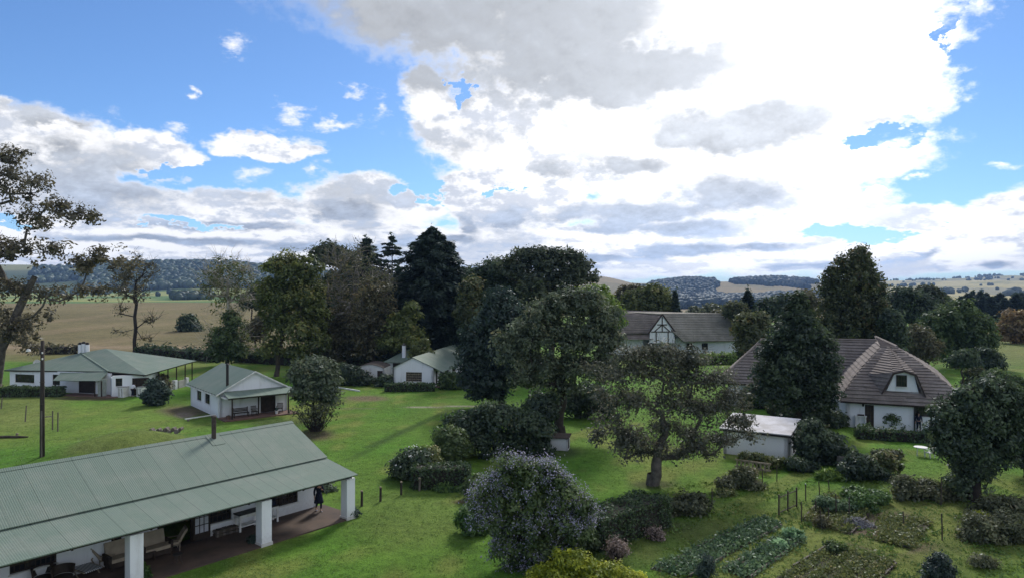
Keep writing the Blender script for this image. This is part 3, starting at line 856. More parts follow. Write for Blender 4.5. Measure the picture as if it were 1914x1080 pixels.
def build_world():
    w = bpy.data.worlds.new("World"); bpy.context.scene.world = w; w.use_nodes = True
    E.nt = nt = w.node_tree
    bg = nt.nodes['Background']
    sky = nt.nodes.new('ShaderNodeTexSky'); sky.sky_type = 'NISHITA'; sky.sun_disc = False
    sky.sun_elevation = R(SUN_EL); sky.sun_rotation = R(SUN_AZ); sky.altitude = 1200; sky.air_density = 1.0; sky.dust_density = .6; sky.ozone_density = 1.6
    D = objco('Generated'); dx, dy, dz = sep(D)
    az = E.m('ARCTAN2', dx, dy); el = E.m('ARCSINE', dz)
    flat = sstep(el, .0, .30, .12, 1.0)
    st = vec(dx, dy, dz * 1.7)
    wn = noise(st, 7.0, 6, .6, color=True); wr, wg, wb = sep(wn)
    q = vec(az + (wr - .5) * .11, el + (wg - .5) * .085 * flat)
    wn2 = noise(st, 26.0, 4, .6, color=True); w2r, w2g, _ = sep(wn2)
    q = vmath('ADD', q, vec((w2r - .5) * .032, (w2g - .5) * .028 * flat))
    wn3 = noise(st, 75.0, 3, .6, color=True); w3r, w3g, _ = sep(wn3)
    q = vmath('ADD', q, vec((w3r - .5) * .014, (w3g - .5) * .013 * flat))
    def field(bl, qq):
        best = None
        for px, py, rx, ry in bl:
            a = math.atan((px - CX) / F); c2 = math.cos(a); e = math.atan((CY - py) / F * c2)
            ra, re = rx / F * c2 * c2, ry / F * c2
            n = nt.nodes.new('ShaderNodeVectorMath'); n.operation = 'MULTIPLY_ADD'
            nt.links.new(qq.s, n.inputs[0]); n.inputs[1].default_value = (1 / ra, 1 / re, 0); n.inputs[2].default_value = (-a / ra, -e / re, 0)
            d = vmath('LENGTH', E(n.outputs[0]), out=1)
            best = d if best is None else E.m('MINIMUM', best, d)
        return best
    clouds = [(880,-30,420,155),(1200,60,480,230),(1500,90,300,205),(1640,150,185,110),(1010,260,270,120),(790,200,60,75),(1290,300,430,100),(1350,400,320,110),
              (140,285,130,82),(40,330,190,120),(290,285,115,50),(500,276,115,26),(230,390,330,52),(420,395,190,50),(680,390,190,66),(960,375,180,90),
              (900,468,1600,62),
              (1880,430,130,78),(1720,420,150,40),(1655,362,30,22),(1800,480,400,40),(0,230,40,40)]
    holes = [(868,190,14,26),(1595,437,95,20),(350,403,90,9),(800,366,45,12),(918,374,14,9),(395,318,45,25),(1650,267,85,14),(1755,30,20,50),(20,408,30,14),(330,318,40,14)]
    greys = [(780,30,330,110),(640,60,190,100),(880,100,260,95),(1000,30,300,80),(1130,130,280,65),(1400,225,190,60),(1170,310,110,30),(1010,330,70,26),(1380,372,140,48),(1190,402,190,24),(1290,468,130,15),(1430,462,110,11),
             (190,335,210,75),(90,300,80,40),(330,330,70,22),(130,250,40,30),(640,392,90,30),(860,422,45,26),(970,405,40,30),(1130,425,110,14),(420,420,180,12),(330,450,260,10),(620,460,200,12),(1290,430,120,20),
             (1690,480,40,20),(1820,500,110,12),(1000,500,200,9),(1500,500,120,10),(1660,238,90,14),(820,450,90,12),(1100,482,120,9)]
    wisps = [(462,325,34,17),(458,86,36,22),(615,229,58,11),(550,206,34,16),(700,215,18,32),(655,180,24,16),(360,178,12,9),(1880,307,52,8),(1725,20,105,46),(1712,330,18,8),(560,265,60,30),(340,240,30,16),(1690,265,40,16),(590,320,24,16),(790,210,30,40)]
    off = E.m('MAXIMUM', sstep(E.m('ABSOLUTE', az), .72, .95), sstep(el, .52, .8))
    zf = dz + .22 * (1.0 - E.m('POWER', 2.718, E.m('MAXIMUM', dz, 0.0) * -11.0))     # clouds flatten towards the horizon
    st2 = vec(dx, dy, zf * 1.3)
    f1 = noise(st2, 8.0, 10, .62)
    f2 = noise(vmath('ADD', st2, (.016, -.01, .05)), 8.0, 5, .62)
    fine = noise(st2, 26.0, 8, .66)
    fine2 = noise(vmath('ADD', st2, (.004, -.004, .014)), 26.0, 4, .66)
    big = noise(vec(dx, dy, zf * 2.0), 3.6, 5, .6)
    dist = field(clouds, q) * (1.0 - off) + off * .85
    hd = field(holes, vmath('ADD', q, vec((f1 - .5) * .22 + (fine - .5) * .08, (f2 - .5) * .09))); gd = field(greys, vmath('ADD', q, vec((f1 - .5) * .16, (f1 - .5) * .10 * flat)))
    n_all = (f1 - .5) * 2.0 + (fine - .5) * .62
    dens = E.m('MINIMUM', (1.0 - dist) * 1.5, .85) + n_all - sstep(1.0 - hd, -.5, .9) * 1.45
    soft = sstep(az, -.42, -.02, 1.0, 0.0) * sstep(el, .19, .27)
    edge = .38 + soft * .7
    mask = sstep(dens / edge, 0.0, 1.0)
    wf = noise(vec(dx, dy, dz * 2.4), 34.0, 9, .68)
    wd = (1.0 - field(wisps, q)) * 1.0 + (wf - .5) * 3.2
    mask = E.m('MAXIMUM', mask, sstep(wd, .0, 1.3) * .92)
    thick = sstep(dens, .05, .55)
    relief = (f1 - f2) * 2.0 + (fine - fine2) * 1.3
    glow = sstep(vmath('LENGTH', vmath('SUBTRACT', vec(az, el), (math.atan((1420 - CX) / F), .27, 0)), out=1), .0, .50, 1.0, .0)
    hi = sstep(el, .22, .30)
    g = sstep((1.0 - gd) * (1.0 + hi * .7) + ((f1 - .5) * 2.0 + (fine - .5) * .9) * (1.0 - hi * .45), -.15, .55)
    lowband = sstep(el, .02, .09) * sstep(el, .30, .2)
    auto = sstep(big + (f1 - .5) * .8 + (fine - .5) * .4, .50, .66) * (.35 + lowband * .4) * (1.0 - glow * .8)
    g = E.m('MAXIMUM', g, auto)
    g = g * (1.0 - off) + off * .15
    white = 6.1 + glow * 3.6 + off * 2.5  # unseen clouds outside the view brightened to fill ground and walls
    lowgrey = sstep(el, .03, .2)
    greyc = mixc(lowgrey, (2.15, 2.65, 3.6), (2.55, 2.7, 2.95))
    sc = nt.nodes.new('ShaderNodeVectorMath'); sc.operation = 'SCALE'; nt.links.new(greyc.s, sc.inputs[0]); nt.links.new(E.m('MAXIMUM', 1.05 + glow * .5 + relief * (.9 - hi * .55), .75).s, sc.inputs['Scale'])
    shade = sstep(relief, -.10, .26) * thick * (1.0 - glow * .85) * (1.0 - off * .7)
    wcol = vmath('MULTIPLY', vec(1.0, 1.0, 1.02), vec(white, white, white))
    wcol = mixc(shade * .85, wcol, (3.3, 3.6, 4.25))
    ccol = mixc(g * thick * .95, wcol, E(sc.outputs[0]))
    sv = nt.nodes.new('ShaderNodeVectorMath'); sv.operation = 'MULTIPLY'; nt.links.new(sky.outputs[0], sv.inputs[0]); sv.inputs[1].default_value = SKYMUL
    out = mixc(mask, E(sv.outputs[0]), ccol)
    nt.links.new(out.s, bg.inputs[0]); bg.inputs[1].default_value = .1
    w.cycles.sampling_method = 'MANUAL'; w.cycles.sample_map_resolution = 512
SUN_EL, SUN_AZ = 38, 14
SKYMUL = (.40, .55, .72)
build_world()
sl = bpy.data.lights.new('sun', 'SUN'); sl.energy = 2.0; sl.angle = R(11); sl.color = (1, .95, .88)
so = bpy.data.objects.new('sun', sl); COL.objects.link(so)
sd = Vector((math.sin(R(SUN_AZ)) * math.cos(R(SUN_EL)), math.cos(R(SUN_AZ)) * math.cos(R(SUN_EL)), math.sin(R(SUN_EL))))
so.rotation_euler = sd.to_track_quat('Z', 'Y').to_euler(); so.location = (0, 0, 160)
HAZE = 0.95e-4
if HAZE:
    hz = MB().box(-9600, 9600, -9600, 9600, -60, 190)
    hm = bpy.data.materials.new('haze air'); hm.use_nodes = True; hm.node_tree.nodes.clear()
    pv = hm.node_tree.nodes.new('ShaderNodeVolumePrincipled'); pv.inputs['Color'].default_value = (.38, .6, 1, 1); pv.inputs['Density'].default_value = HAZE
    oo = hm.node_tree.nodes.new('ShaderNodeOutputMaterial'); hm.node_tree.links.new(pv.outputs[0], oo.inputs['Volume'])
    ho = hz.build('haze', hm); ho['kind'] = 'stuff'
cam = bpy.data.cameras.new('camera'); cam.sensor_width = 36; cam.lens = 36 * F / 1914; cam.shift_y = (CY - 540) / 1914
cam.clip_end = 30000; cam.clip_start = .1
co_ = bpy.data.objects.new('camera', cam); COL.objects.link(co_); co_.location = (0, 0, H); co_.rotation_euler = (R(90), 0, 0)
sc_ = bpy.context.scene; sc_.camera = co_
sc_.view_settings.view_transform = 'Standard'; sc_.view_settings.look = 'None'; sc_.view_settings.exposure = .9; sc_.view_settings.gamma = 1
sc_.cycles.max_bounces = 6; sc_.cycles.transparent_max_bounces = 6; sc_.cycles.volume_bounces = 0
sc_.cycles.use_denoising = True
# ------------------------------------------------------------------ houses
class Fr:
    """a local frame on the ground: origin, heading of local x"""
    def __init__(s, o, ang): s.o = Vector((o[0], o[1], 0)); s.a = ang; s.ex = Vector((math.cos(ang), math.sin(ang), 0)); s.ey = Vector((-math.sin(ang), math.cos(ang), 0))
    def loc(s, p): d = Vector(p) - s.o; return Vector((d.dot(s.ex), d.dot(s.ey), p[2]))
    def wor(s, x, y, z=0): return s.o + s.ex * x + s.ey * y + Vector((0, 0, z))
    def xat(s, px, y):   # local x where the line of sight at column px meets local y
        k = (px - CX) / F; b = s.o + s.ey * y
        return (k * b.y - b.x) / (s.ex.x - k * s.ex.y)
    def yat(s, px, x):
        k = (px - CX) / F; b = s.o + s.ex * x
        return (k * b.y - b.x) / (s.ey.x - k * s.ey.y)
    def zat(s, py, x, y): return zz(py, s.wor(x, y).y)

# --- long building with the veranda, nearest the camera
fg = Fr((-8.52, 37.6), math.atan2(.774, .633))
RG = empty('long_house', fg.o, fg.a, 'long white house with green sheet roof and pillared veranda', 'house')
WY = 3.5; X0 = -26.0
wx = lambda px: fg.xat(px, WY)
ops = {'w1': (wx(507), wx(557), .62, 1.7), 'w2': (wx(391), wx(433), .66, 1.7), 'door': (wx(294), wx(361), 0.02, 2.12), 'w3': (wx(208), wx(228), .75, 1.7), 'w4': (wx(18), wx(106), .82, 1.72)}
w0 = X0
b = MB(); sh = lambda o: (o[0] - w0, o[1] - w0, o[2], o[3])
wall(b, (w0, WY), (-.15, WY), 0, 2.75, .25, [sh(o) for o in ops.values()])
wall(b, (-.15, WY + .0), (-.15, 9.2), 0, 2.6, .25, [], (2.85, 4.35))
wall(b, (-.4, 9.2), (w0, 9.2), 0, 2.6, .25)
b.build('wall', M['white'], RG)
for k, nx in (('w1', 6), ('w2', 5), ('w3', 2), ('w4', 9)):
    window(RG, (w0, WY), (0, WY), sh(ops[k]), nx, 3 if k != 'w3' else 2)
p0 = (w0, WY)
dr = MB(); a_, b_, c_, e_ = ops['door']
dr.box(a_, a_ + .1, WY + .02, WY + .14, c_, e_).box(b_ - .1, b_, WY + .02, WY + .14, c_, e_).box(a_ + .1, b_ - .1, WY + .02, WY + .14, e_ - .1, e_)
dr.build('door_frame', M['wood'], RG)
# open glazed leaf folded back on the wall
gx0, gx1 = wx(359), wx(391)
lf = MB(); yl = WY - .09
lf.box(gx0, gx0 + .1, yl - .04, yl, .1, 2.05).box(gx1 - .1, gx1, yl - .04, yl, .1, 2.05).box(gx0 + .1, gx1 - .1, yl - .04, yl, 1.96, 2.05).box(gx0 + .1, gx1 - .1, yl - .04, yl, .1, .42)
for i in (1, 2): lf.box(gx0 + .1 + (gx1 - gx0 - .2) * i / 3 - .02, gx0 + .1 + (gx1 - gx0 - .2) * i / 3 + .02, yl - .035, yl - .005, .42, 1.96)
for i in (1, 2, 3): lf.box(gx0 + .1, gx1 - .1, yl - .034, yl - .006, .42 + 1.54 * i / 4 - .02, .42 + 1.54 * i / 4 + .02)
glf = lf.build('door', M['wood'], RG, )
MB().box(gx0 + .1, gx1 - .1, yl - .022, yl - .016, .42, 1.96).build('pane', plain('curtained glass', (.55, .56, .6), (.38, .39, .43), 1.5, .25), glf)
# roofs
eav, fold, ridge = 2.45, 2.93, 4.61
v = MB().slab([(X0, 0, eav), (0.05, 0, eav), (0.0, 2.83, fold), (X0, 2.83, fold)], .05)
v.build('veranda_roof', M['sheet_x'], RG)
mr = MB().slab([(X0, 2.72, fold + .07), (.0, 2.72, fold + .07), (.0, 6.35, ridge), (X0, 6.35, ridge)], .05)
mr.slab([(X0, 6.352, ridge), (.0, 6.352, ridge), (.0, 10.0, fold), (X0, 10.0, fold)], .05)
rf = mr.build('roof', M['sheet_x'], RG)
MB().slab([(X0, 6.15, ridge - .065), (.03, 6.15, ridge - .065), (.03, 6.35, ridge + .05), (X0, 6.35, ridge + .05)], .02).slab([(X0, 6.352, ridge + .05), (.03, 6.352, ridge + .05), (.03, 6.55, ridge - .065), (X0, 6.55, ridge - .065)], .02).build('ridge_cap', M['sheet_x'], rf)
bm_ = MB().box(X0, -.12, .38, .56, eav - .22, eav - .01)
bm_.build('beam', M['wood'], RG)
for i in range(17):
    x = -.35 - i * 1.5
    MB().bar((x, .05, eav - .10), (x, 2.7, fold - .12), .07, .11).build('rafter', M['wood'], RG)
fl_x = fg.xat(398, 6.1)
MB().tube([(fl_x, 6.0, 4.2), (fl_x, 6.0, 5.62)], .12, 12).lathe([(.15, 0), (.15, .06), (.1, .1)], (fl_x, 6.0, 5.62), 12).build('flue', M['steel'], rf)
MB().slab([(fl_x - .35, 5.4, 4.215), (fl_x + .35, 5.4, 4.215), (fl_x + .35, 6.3, 4.64), (fl_x - .35, 6.3, 4.64)], .03).build('flashing', M['sheet_x'], rf)
MB().box(X0, .25, .22, WY, -.05, .06).build('veranda_floor', M['brown_paver'], RG)
for i, pp in enumerate((fg.loc(G(648, 967)), fg.loc(G(493, 1017)), fg.loc(P(238, 1085, 29.55)), None)):
    if pp is None: pp = Vector((-17.9, .55, 0))
    x, y = pp.x, .5
    cb = MB().box(x - .27, x + .27, y - .27, y + .27, 0, eav - .22)
    c = cb.build('pillar', M['white'], RG)
    MB().box(x - .31, x + .31, y - .31, y + .31, -.02, .16).build('plinth', M['white2'], c)
MB().box(-.17, -.02, 2.6, 9.9, 2.5, 2.8) if False else None
MB().slab([(.05, 6.3, ridge - .03), (.05, 10.05, fold - .06), (.05, 10.05, fold - .26), (.05, 6.3, ridge - .23)], .03, (1, 0, 0)).build('barge_board', M['trimw'], RG)

# --- small cottage with the gabled porch
fb = Fr((-28.8, 67.3), math.atan2(.64, .767))
RB = empty('cottage', fb.o, fb.a, 'small white cottage with a lean-to porch and red paved step', 'house')
Wd, Ln, ez, rz_ = 6.8, 10.3, 2.5, 4.45
b = MB()
yw = lambda px: fb.yat(px, 0)
lw = [(Ln - yw(367 + 1), Ln - yw(376), .95, 2.0), (Ln - yw(383), Ln - yw(392), .95, 2.0)]
lw = [tuple(sorted(o[:2])) + o[2:] for o in lw]
wall(b, (0, Ln), (0, 0), 0, ez + .05, .25, lw)
fx = lambda px: fb.xat(px, 0)
fo = [(fx(487), fx(515), .12, 2.1)]
wall(b, (0.0, 0.0), (Wd, 0.0), 0, ez + .05, .25, fo, (Wd / 2, rz_ - .1))
wall(b, (Wd, 0), (Wd, Ln), 0, ez, .25); wall(b, (Wd, Ln), (0, Ln), 0, ez, .25, [], (Wd / 2, rz_ - .1))
b.build('wall', M['white'], RB)
for o in lw: window(RB, (0, Ln), (0, 0), o, 2, 2)
d1 = door(RB, (0, 0), (Wd, 0), (fo[0][0], fo[0][1], .12, 2.1))
o = .45
rb = MB().slab([(-o, -.25, ez - .12), (Wd / 2, -.25, rz_), (Wd / 2, Ln + .3, rz_), (-o, Ln + .3, ez - .12)], .05)
rb.slab([(Wd / 2 + .002, -.25, rz_), (Wd + o, -.25, ez - .12), (Wd + o, Ln + .3, ez - .12), (Wd / 2 + .002, Ln + .3, rz_)], .05)
rB = rb.build('roof', M['sheet_y'], RB)
for sx in (-1, 1):
    MB().slab([(Wd / 2, -.27, rz_ + .03), (Wd / 2 + sx * (Wd / 2 + o), -.27, ez - .09), (Wd / 2 + sx * (Wd / 2 + o), -.27, ez - .25), (Wd / 2, -.27, rz_ - .13)], .04, (0, -1, 0)).build('barge_board', M['trimw'], rB)
for i in range(11):
    MB().box(-o + .02, .0 - .01, .25 + i * .95, .35 + i * .95, ez - .2, ez - .06).build('rafter_end', M['wood'], rB)
MB().slab([(.15, -2.05, 2.22), (Wd + .45, -2.05, 2.22), (Wd + .3, -.02, 2.62), (.25, -.02, 2.62)], .05).build('porch_roof', M['sheet_x'], RB)
MB().box(.2, Wd + .35, -1.98, -1.88, 2.05, 2.17).build('porch_beam', M['wood'], RB)
MB().box(-.2, Wd + .3, -2.2, -.001, -.05, .12).build('porch_floor', M['paver'], RB)
for px in (434, 539):
    x = fb.xat(px, -1.9); MB().box(x - .06, x + .06, -1.96, -1.86, .12, 2.05).build('post', M['wood'], RB)
x_ = fb.xat(484, -.2)
MB().box(x_ - .05, x_ + .05, -.16, -.04, .12, 2.1).build('post', M['wood'], RB)
MB().box(.05, 1.5, -1.7, -.03, 2.06, 2.16).build('porch_side_rail', M['trimw'], RB)
fpx = Vector((fb.xat(425, 0.7), .7, 0))
MB().tube([(fpx.x, .7, 2.2), (fpx.x, .7, 5.15)], .13, 10).lathe([(.17, 0), (.17, .05), (.05, .2)], (fpx.x, .7, 5.15), 10).build('flue', M['black'], rB)

MB().tube([(-.02, .35, .0), (-.02, .35, 2.1), (-.3, .35, 2.3)], .04, 6).build('downpipe', M['trimw'], RB)
MB().box(-.52, -.42, -.2, Ln + .25, 2.24, 2.31).build('gutter', M['trimw'], RB)
# --- farther cottage at the end of the lawn
fc = Fr((-15.6, 90.0), R(-9.4))
RC = empty('gabled_house', fc.o, fc.a, 'white gabled house with a wide small-paned window above a clipped hedge', 'house')
Wd, Ln, ez, rz_ = 5.4, 21.0, 2.55, 3.95
b = MB(); xo = lambda px: fc.xat(px, 0)
fo = [(xo(758.5), xo(788.5), .75, 1.98)]
wall(b, (0, 0), (Wd, 0), 0, ez, .25, fo, (2.6, rz_ - .12))
rw = [(1.2, 2.0, .1, 2.0), (3.4, 5.2, .9, 2.0), (6.4, 8.0, .9, 2.0), (10, 12, .9, 2.0)]
wall(b, (Wd, 0), (Wd, Ln), 0, ez - .3, .25, rw); wall(b, (Wd, Ln), (0, Ln), 0, ez, .25, [], (Wd / 2, rz_ - .12)); wall(b, (0, Ln), (0, 0), 0, ez, .25)
b.build('wall', M['white'], RC)
window(RC, (0, 0), (Wd, 0), fo[0], 8, 4, 'lightwood', bar=.06)
door(RC, (Wd, 0), (Wd, Ln), rw[0])
for o_ in rw[1:]: window(RC, (Wd, 0), (Wd, Ln), o_, 3, 2)
rb = MB().slab([(-.25, -.2, ez - .08), (2.6, -.2, rz_), (2.6, Ln, rz_), (-.25, Ln, ez - .08)], .05)
rb.slab([(2.602, -.2, rz_), (Wd + 1.35, -.2, 2.12), (Wd + 1.35, Ln, 2.12), (2.602, Ln, rz_)], .05)
rC = rb.build('roof', M['sheet_y'], RC)
for i in range(3): MB().box(Wd + 1.2, Wd + 1.3, 1.5 + i * 4, 1.6 + i * 4, 0, 2.1).build('post', M['wood'], RC)
MB().box(Wd + .02, Wd + 1.5, -.1, Ln, -.05, .08).build('side_porch_floor', M['paver'], RC)
# chimney stands behind, on the rear wing
fan = Fr(P(722, 700, 101), R(-9.4)); fan.o.z = 0
RW = empty('rear_wing', fan.o, fan.a, 'low wing with green roof and thin white chimney left of the gabled house', 'house')
b = MB(); wall(b, (0, 0), (5.6, 0), 0, 2.2, .25, [(1.0, 2.2, .1, 2.0)]); wall(b, (5.6, 0), (5.6, 6), 0, 2.2, .25); wall(b, (5.6, 6), (0, 6), 0, 2.2, .25); wall(b, (0, 6), (0, 0), 0, 2.2, .25)
b.build('wall', M['white2'], RW)
rW = MB().slab([(-.4, -.4, 2.15), (6, -.4, 2.15), (4.2, 3, 3.75), (2.2, 3, 3.75)], .05).slab([(6, -.4, 2.15), (6, 6.4, 2.15), (4.2, 3, 3.75)], .05).slab([(-.4, 6.4, 2.15), (-.4, -.4, 2.15), (2.2, 3, 3.75)], .05).slab([(6, 6.4, 2.15), (-.4, 6.4, 2.15), (2.2, 3, 3.75), (4.2, 3, 3.75)], .05).build('roof', M['sheet_x'], RW)
door(RW, (0, 0), (5.6, 0), (1.0, 2.2, .1, 2.0))
cx_ = fan.xat(755, 1.0)
ch = MB().box(cx_ - .22, cx_ + .22, .8, 1.24, 2.3, 4.5).build('chimney', M['white'], RW)
MB().box(cx_ - .26, cx_ + .26, .76, 1.28, 4.5, 4.62).box(cx_ - .12, cx_ + .12, .9, 1.14, 4.62, 4.85).build('chimney_cap', M['stone'], ch)
# pale shed with rounded top to the left of it
fs = Fr(G(664, 716), R(-3)); sw = fs.xat(718, 0)
RS = empty('garden_shed', fs.o, fs.a, 'plain pale shed with low curved roof behind dark bushes', 'shed')
b = MB(); wall(b, (0, 0), (sw, 0), 0, 2.1, .2, [(sw - .95, sw - .2, .05, 1.75)]); wall(b, (sw, 0), (sw, 4), 0, 2.1, .2); wall(b, (sw, 4), (0, 4), 0, 2.1, .2); wall(b, (0, 4), (0, 0), 0, 2.1, .2)
arc = [(sw * i / 10, 2.1 + .5 * math.sin(math.pi * i / 10)) for i in range(11)]
b.slab([(x, 0.0, z) for x, z in arc], .2, (0, 1, 0))
b.build('wall', M['white2'], RS)
r_ = MB()
for i in range(10):
    (xa, za), (xb, zb) = arc[i], arc[i + 1]
    r_.slab([(xa, -.15, za + .05), (xb, -.15, zb + .05), (xb, 4.2, zb + .05), (xa, 4.2, za + .05)], .04)
r_.build('roof', M['steel'], RS)
door(RS, (0, 0), (sw, 0), (sw - .95, sw - .2, .05, 1.75))
MB().box(-.02, sw + .02, -.03, -.003, 0, .42).build('plinth', plain('red brick', (.2, .095, .07), (.13, .07, .055), 6, .9, .3), RS)

# --- wide low house at the left with the hipped roof
fa = Fr(G(206, 741), R(-11))
RA = empty('farmhouse', fa.o, fa.a, 'wide low white farmhouse with hipped green roof and triple chimney', 'house')
A_ = lambda px, py, Y: fa.loc(P(px, py, Y))
Lc = A_(7.5, 691, 87.0); Vv = A_(203, 693.5, 83.2); Nn = A_(272, 700, 81.0); Rr = A_(367, 673.5, 92.5)
Aa = A_(197, 651, 91.5); Bb = A_(151, 659, 91.0)
K1 = Vector((Rr.x - 9, Rr.y + 5, 2.6)); K2 = Vector((Lc.x + 1, Lc.y + 9, 2.6))
rf = MB()
for pl in ([Aa, Nn, Rr], [Aa, Vv, Nn], [Bb, Vv, Aa], [Bb, Lc, Vv], [Aa, Rr, K1], [Bb, K2, Lc], [Bb, Aa, K1], [Bb, K1, K2]): rf.slab(pl, .04)
rA = rf.build('roof', M['sheet_x'], RA)
MB().bar(Bb + Vector((0, 0, .03)), Vv + Vector((0, 0, .05)), .22, .05).build('ridge_cap', M['sheet_y'], rA)
MB().bar(Lc + Vector((0, .06, -.09)), Vv + Vector((0, .06, -.09)), .05, .16).bar(Vv + Vector((0, .05, -.09)), Nn + Vector((0, .06, -.09)), .05, .16).build('fascia', M['wood'], rA)
wl = [fa.loc(P(13, 740, 87.6)), None]; wl0 = Vector((Lc.x + .5, Lc.y + .35, 0)); wl1 = Vector((0.0, wl0.y - (wl0.y - .3) * .9, 0))
wl1 = Vector((fa.xat(206, 1.2), 1.2, 0))
b = MB(); d_ = (wl1 - wl0).length; dd = (wl1 - wl0).normalized()
def tw(px):
    k = (px - CX) / F; o_ = fa.wor(wl0.x, wl0.y); e_ = fa.ex * dd.x + fa.ey * dd.y
    return (k * o_.y - o_.x) / (e_.x - k * e_.y)
wo = [(tw(28), tw(64), 1.0, 2.05), (tw(98), tw(112), .9, 2.2), (tw(147), tw(178), .08, 2.1)]
wall(b, wl0[:2], wl1[:2], 0, 2.6, .25, wo)
c0 = wl1; c1 = Vector((0.0, 0.0, 0)); c2 = Vector((Nn.x - .5, Nn.y + 1.6, 0)); c3 = Vector((Rr.x - 1.6, Rr.y - 5.2, 0))
c1 = Vector((0.35, -.1, 0))
cl = (c2 - c1).length
def t2(px):
    e2 = (c2 - c1).normalized(); k = (px - CX) / F; o_ = fa.wor(c1.x, c1.y); e_ = fa.ex * e2.x + fa.ey * e2.y
    return (k * o_.y - o_.x) / (e_.x - k * e_.y)
w2 = [(t2(216), t2(228.5), 1.25, 2.2), (min(t2(247), cl - 1.5), cl - .15, .05, 2.15)]
wall(b, c0[:2], c1[:2], 0, 2.22, .25); wall(b, c1[:2], c2[:2], 0, 2.5, .25, w2); wall(b, c2[:2], c3[:2], 0, 2.5, .25, [(1.0, 2.2, .9, 2.0)])
wall(b, c3[:2], (K1.x - 2, K1.y - 2.5), 0, 2.5, .25); wall(b, (K1.x - 2, K1.y - 2.5), (K2.x, K2.y - .6), 0, 2.5, .25); wall(b, (K2.x, K2.y - .6), wl0[:2], 0, 2.5, .25)
b.build('wall', M['white'], RA)
window(RA, wl0[:2], wl1[:2], wo[0], 4, 1, pane='glass'); window(RA, wl0[:2], wl1[:2], wo[1], 2, 3)
door(RA, wl0[:2], wl1[:2], wo[2]); window(RA, c1[:2], c2[:2], w2[0], 2, 2); door(RA, c1[:2], c2[:2], w2[1]); window(RA, c2[:2], c3[:2], (1.0, 2.2, .9, 2.0), 3, 2)
# lean-to porch
q0 = A_(98.5, 710.5, 82.4); q1 = A_(185.5, 711, 81.0); q2 = Vector((Vv.x - .1, Vv.y + .1, Vv.z - .02)); q3 = A_(115.5, 693.6, 85.2)
MB().slab([q0, q1, q2, q3], .05).build('porch_roof', M['sheet_x'], RA)
for q in (q0, q1, q0.lerp(q1, .86)): MB().box(q.x + .1, q.x + .2, q.y + .12, q.y + .22, 0, q.z - .06).build('post', M['wood'], RA)
sw_ = MB(); wall(sw_, (q1.x - .45, q1.y + .25), (c0.x + .35, c0.y - .05 - .95), 0, 2.1, .15); sw_.build('porch_wall', M['green_wall'], RA)
MB().box(q0.x + 1.0, q1.x + 2.2, q0.y - .3, q0.y + 2.3, -.05, .05).build('porch_floor', M['paver'], RA)
for i in range(3):
    x, y = Bb.x - .1 + (i - 1) * .55, Bb.y + .6
    c = MB().tube([(x, y, Bb.z - .7), (x, y, Bb.z + 1.05 + .12 * (i == 1))], .27, 12).build('chimney', M['white'], RA)
    MB().lathe([(.2, 0), (.24, .1), (.16, .3)], (x, y, Bb.z + 1.05 + .12 * (i == 1)), 10).build('chimney_pot', M['black'], c)
for f_ in (.28, .45, .62, .8, .95):
    q = Nn.lerp(Rr, f_); MB().box(q.x - .35, q.x - .25, q.y - .05, q.y + .05, 0, q.z - .06).build('post', M['wood'], RA)
MB().bar(Nn + Vector((-.3, 0, -.12)), Rr + Vector((-.3, 0, -.12)), .1, .16).build('veranda_beam', M['wood'], RA)
for f_, g_ in ((.42, .58), (.66, .82)):
    qa, qb = Nn.lerp(Rr, f_), Nn.lerp(Rr, g_)
    m_ = MB(); wall(m_, (qa.x - .2, qa.y), (qb.x - .2, qb.y), 0, .95, .2); m_.build('veranda_wall', M['greybrick'], RA)
    MB().box(qb.x - .5, qb.x - .05, qb.y - .2, qb.y + .25, 0, 1.15).build('pier', M['white'], RA)
dish = empty('satellite_dish', P(69, 678, 92), 0, 'white satellite dish behind the low end of the farmhouse roof', 'satellite dish')
MB().lathe([(.02, .0), (.22, .03), (.42, .14), (.44, .14), (.24, .0), (.02, -.04)], n=14).build('reflector', M['trimw'], dish).rotation_euler = (R(65), 0, R(30))
MB().tube([(0, .1, 0), (0, .3, -.2), (0, .3, -4.5)], .03, 6).build('mast', M['steel'], dish)
MB().tube([(0, -.05, -.25), (.12, -.42, .05)], .018, 5).box(.07, .17, -.48, -.40, 0, .1).build('receiver_arm', M['steel'], dish)

# --- half timbered hall behind the trees
fd = Fr(P(1222, 660, 134), R(3)); fd.o.z = 0
RD = empty('timbered_hall', fd.o, fd.a, 'large hall with grey shingle roofs and half timbered white gable', 'hall')
xd = lambda px, y=0: fd.xat(px, y)
zr = 8.1; xr1 = xd(1372, 4.5); xg = xd(1240, 0)
b = MB(); wall(b, (1.2, 3.0), (xr1 + 1.0, .2), 0, 3.2, .3, [(6, 7.2, 1, 2.3), (9, 10.2, 1, 2.3)]); wall(b, (xr1 + 1.0, .2), (xr1 + .5, 9), 0, 3.2, .3)
wall(b, (xr1 + .5, 9.0), (-8, 9.5), 0, 3.2, .3); wall(b, (-8, 9.5), (-8, 2.5), 0, 3.2, .3); wall(b, (-8, 2.5), (-1.5, 2.5), 0, 3.2, .3)
b.build('wall', M['white'], RD)
r_ = MB()
coursed(r_, [(xg + .2, 3.0, zr), (xr1, 4.6, zr), (xr1 + 1.6, -.3, 2.9), (xg + 4.0, -.1, 2.75), (xg + 1.7, .9, 5.0)], .42, .09)
r_.slab([(xg + .2, 3.0, zr - .02), (xr1, 4.6, zr - .02), (xr1 + 1.6, -.3, 2.85), (xg + 4.0, -.1, 2.7), (xg + 1.7, .9, 4.95)], .2)
coursed(r_, [(xr1, 4.6, zr), (xr1 + 1.6, -.3, 2.9), (xr1 + 1.4, 10, 2.9)], .42, .09)
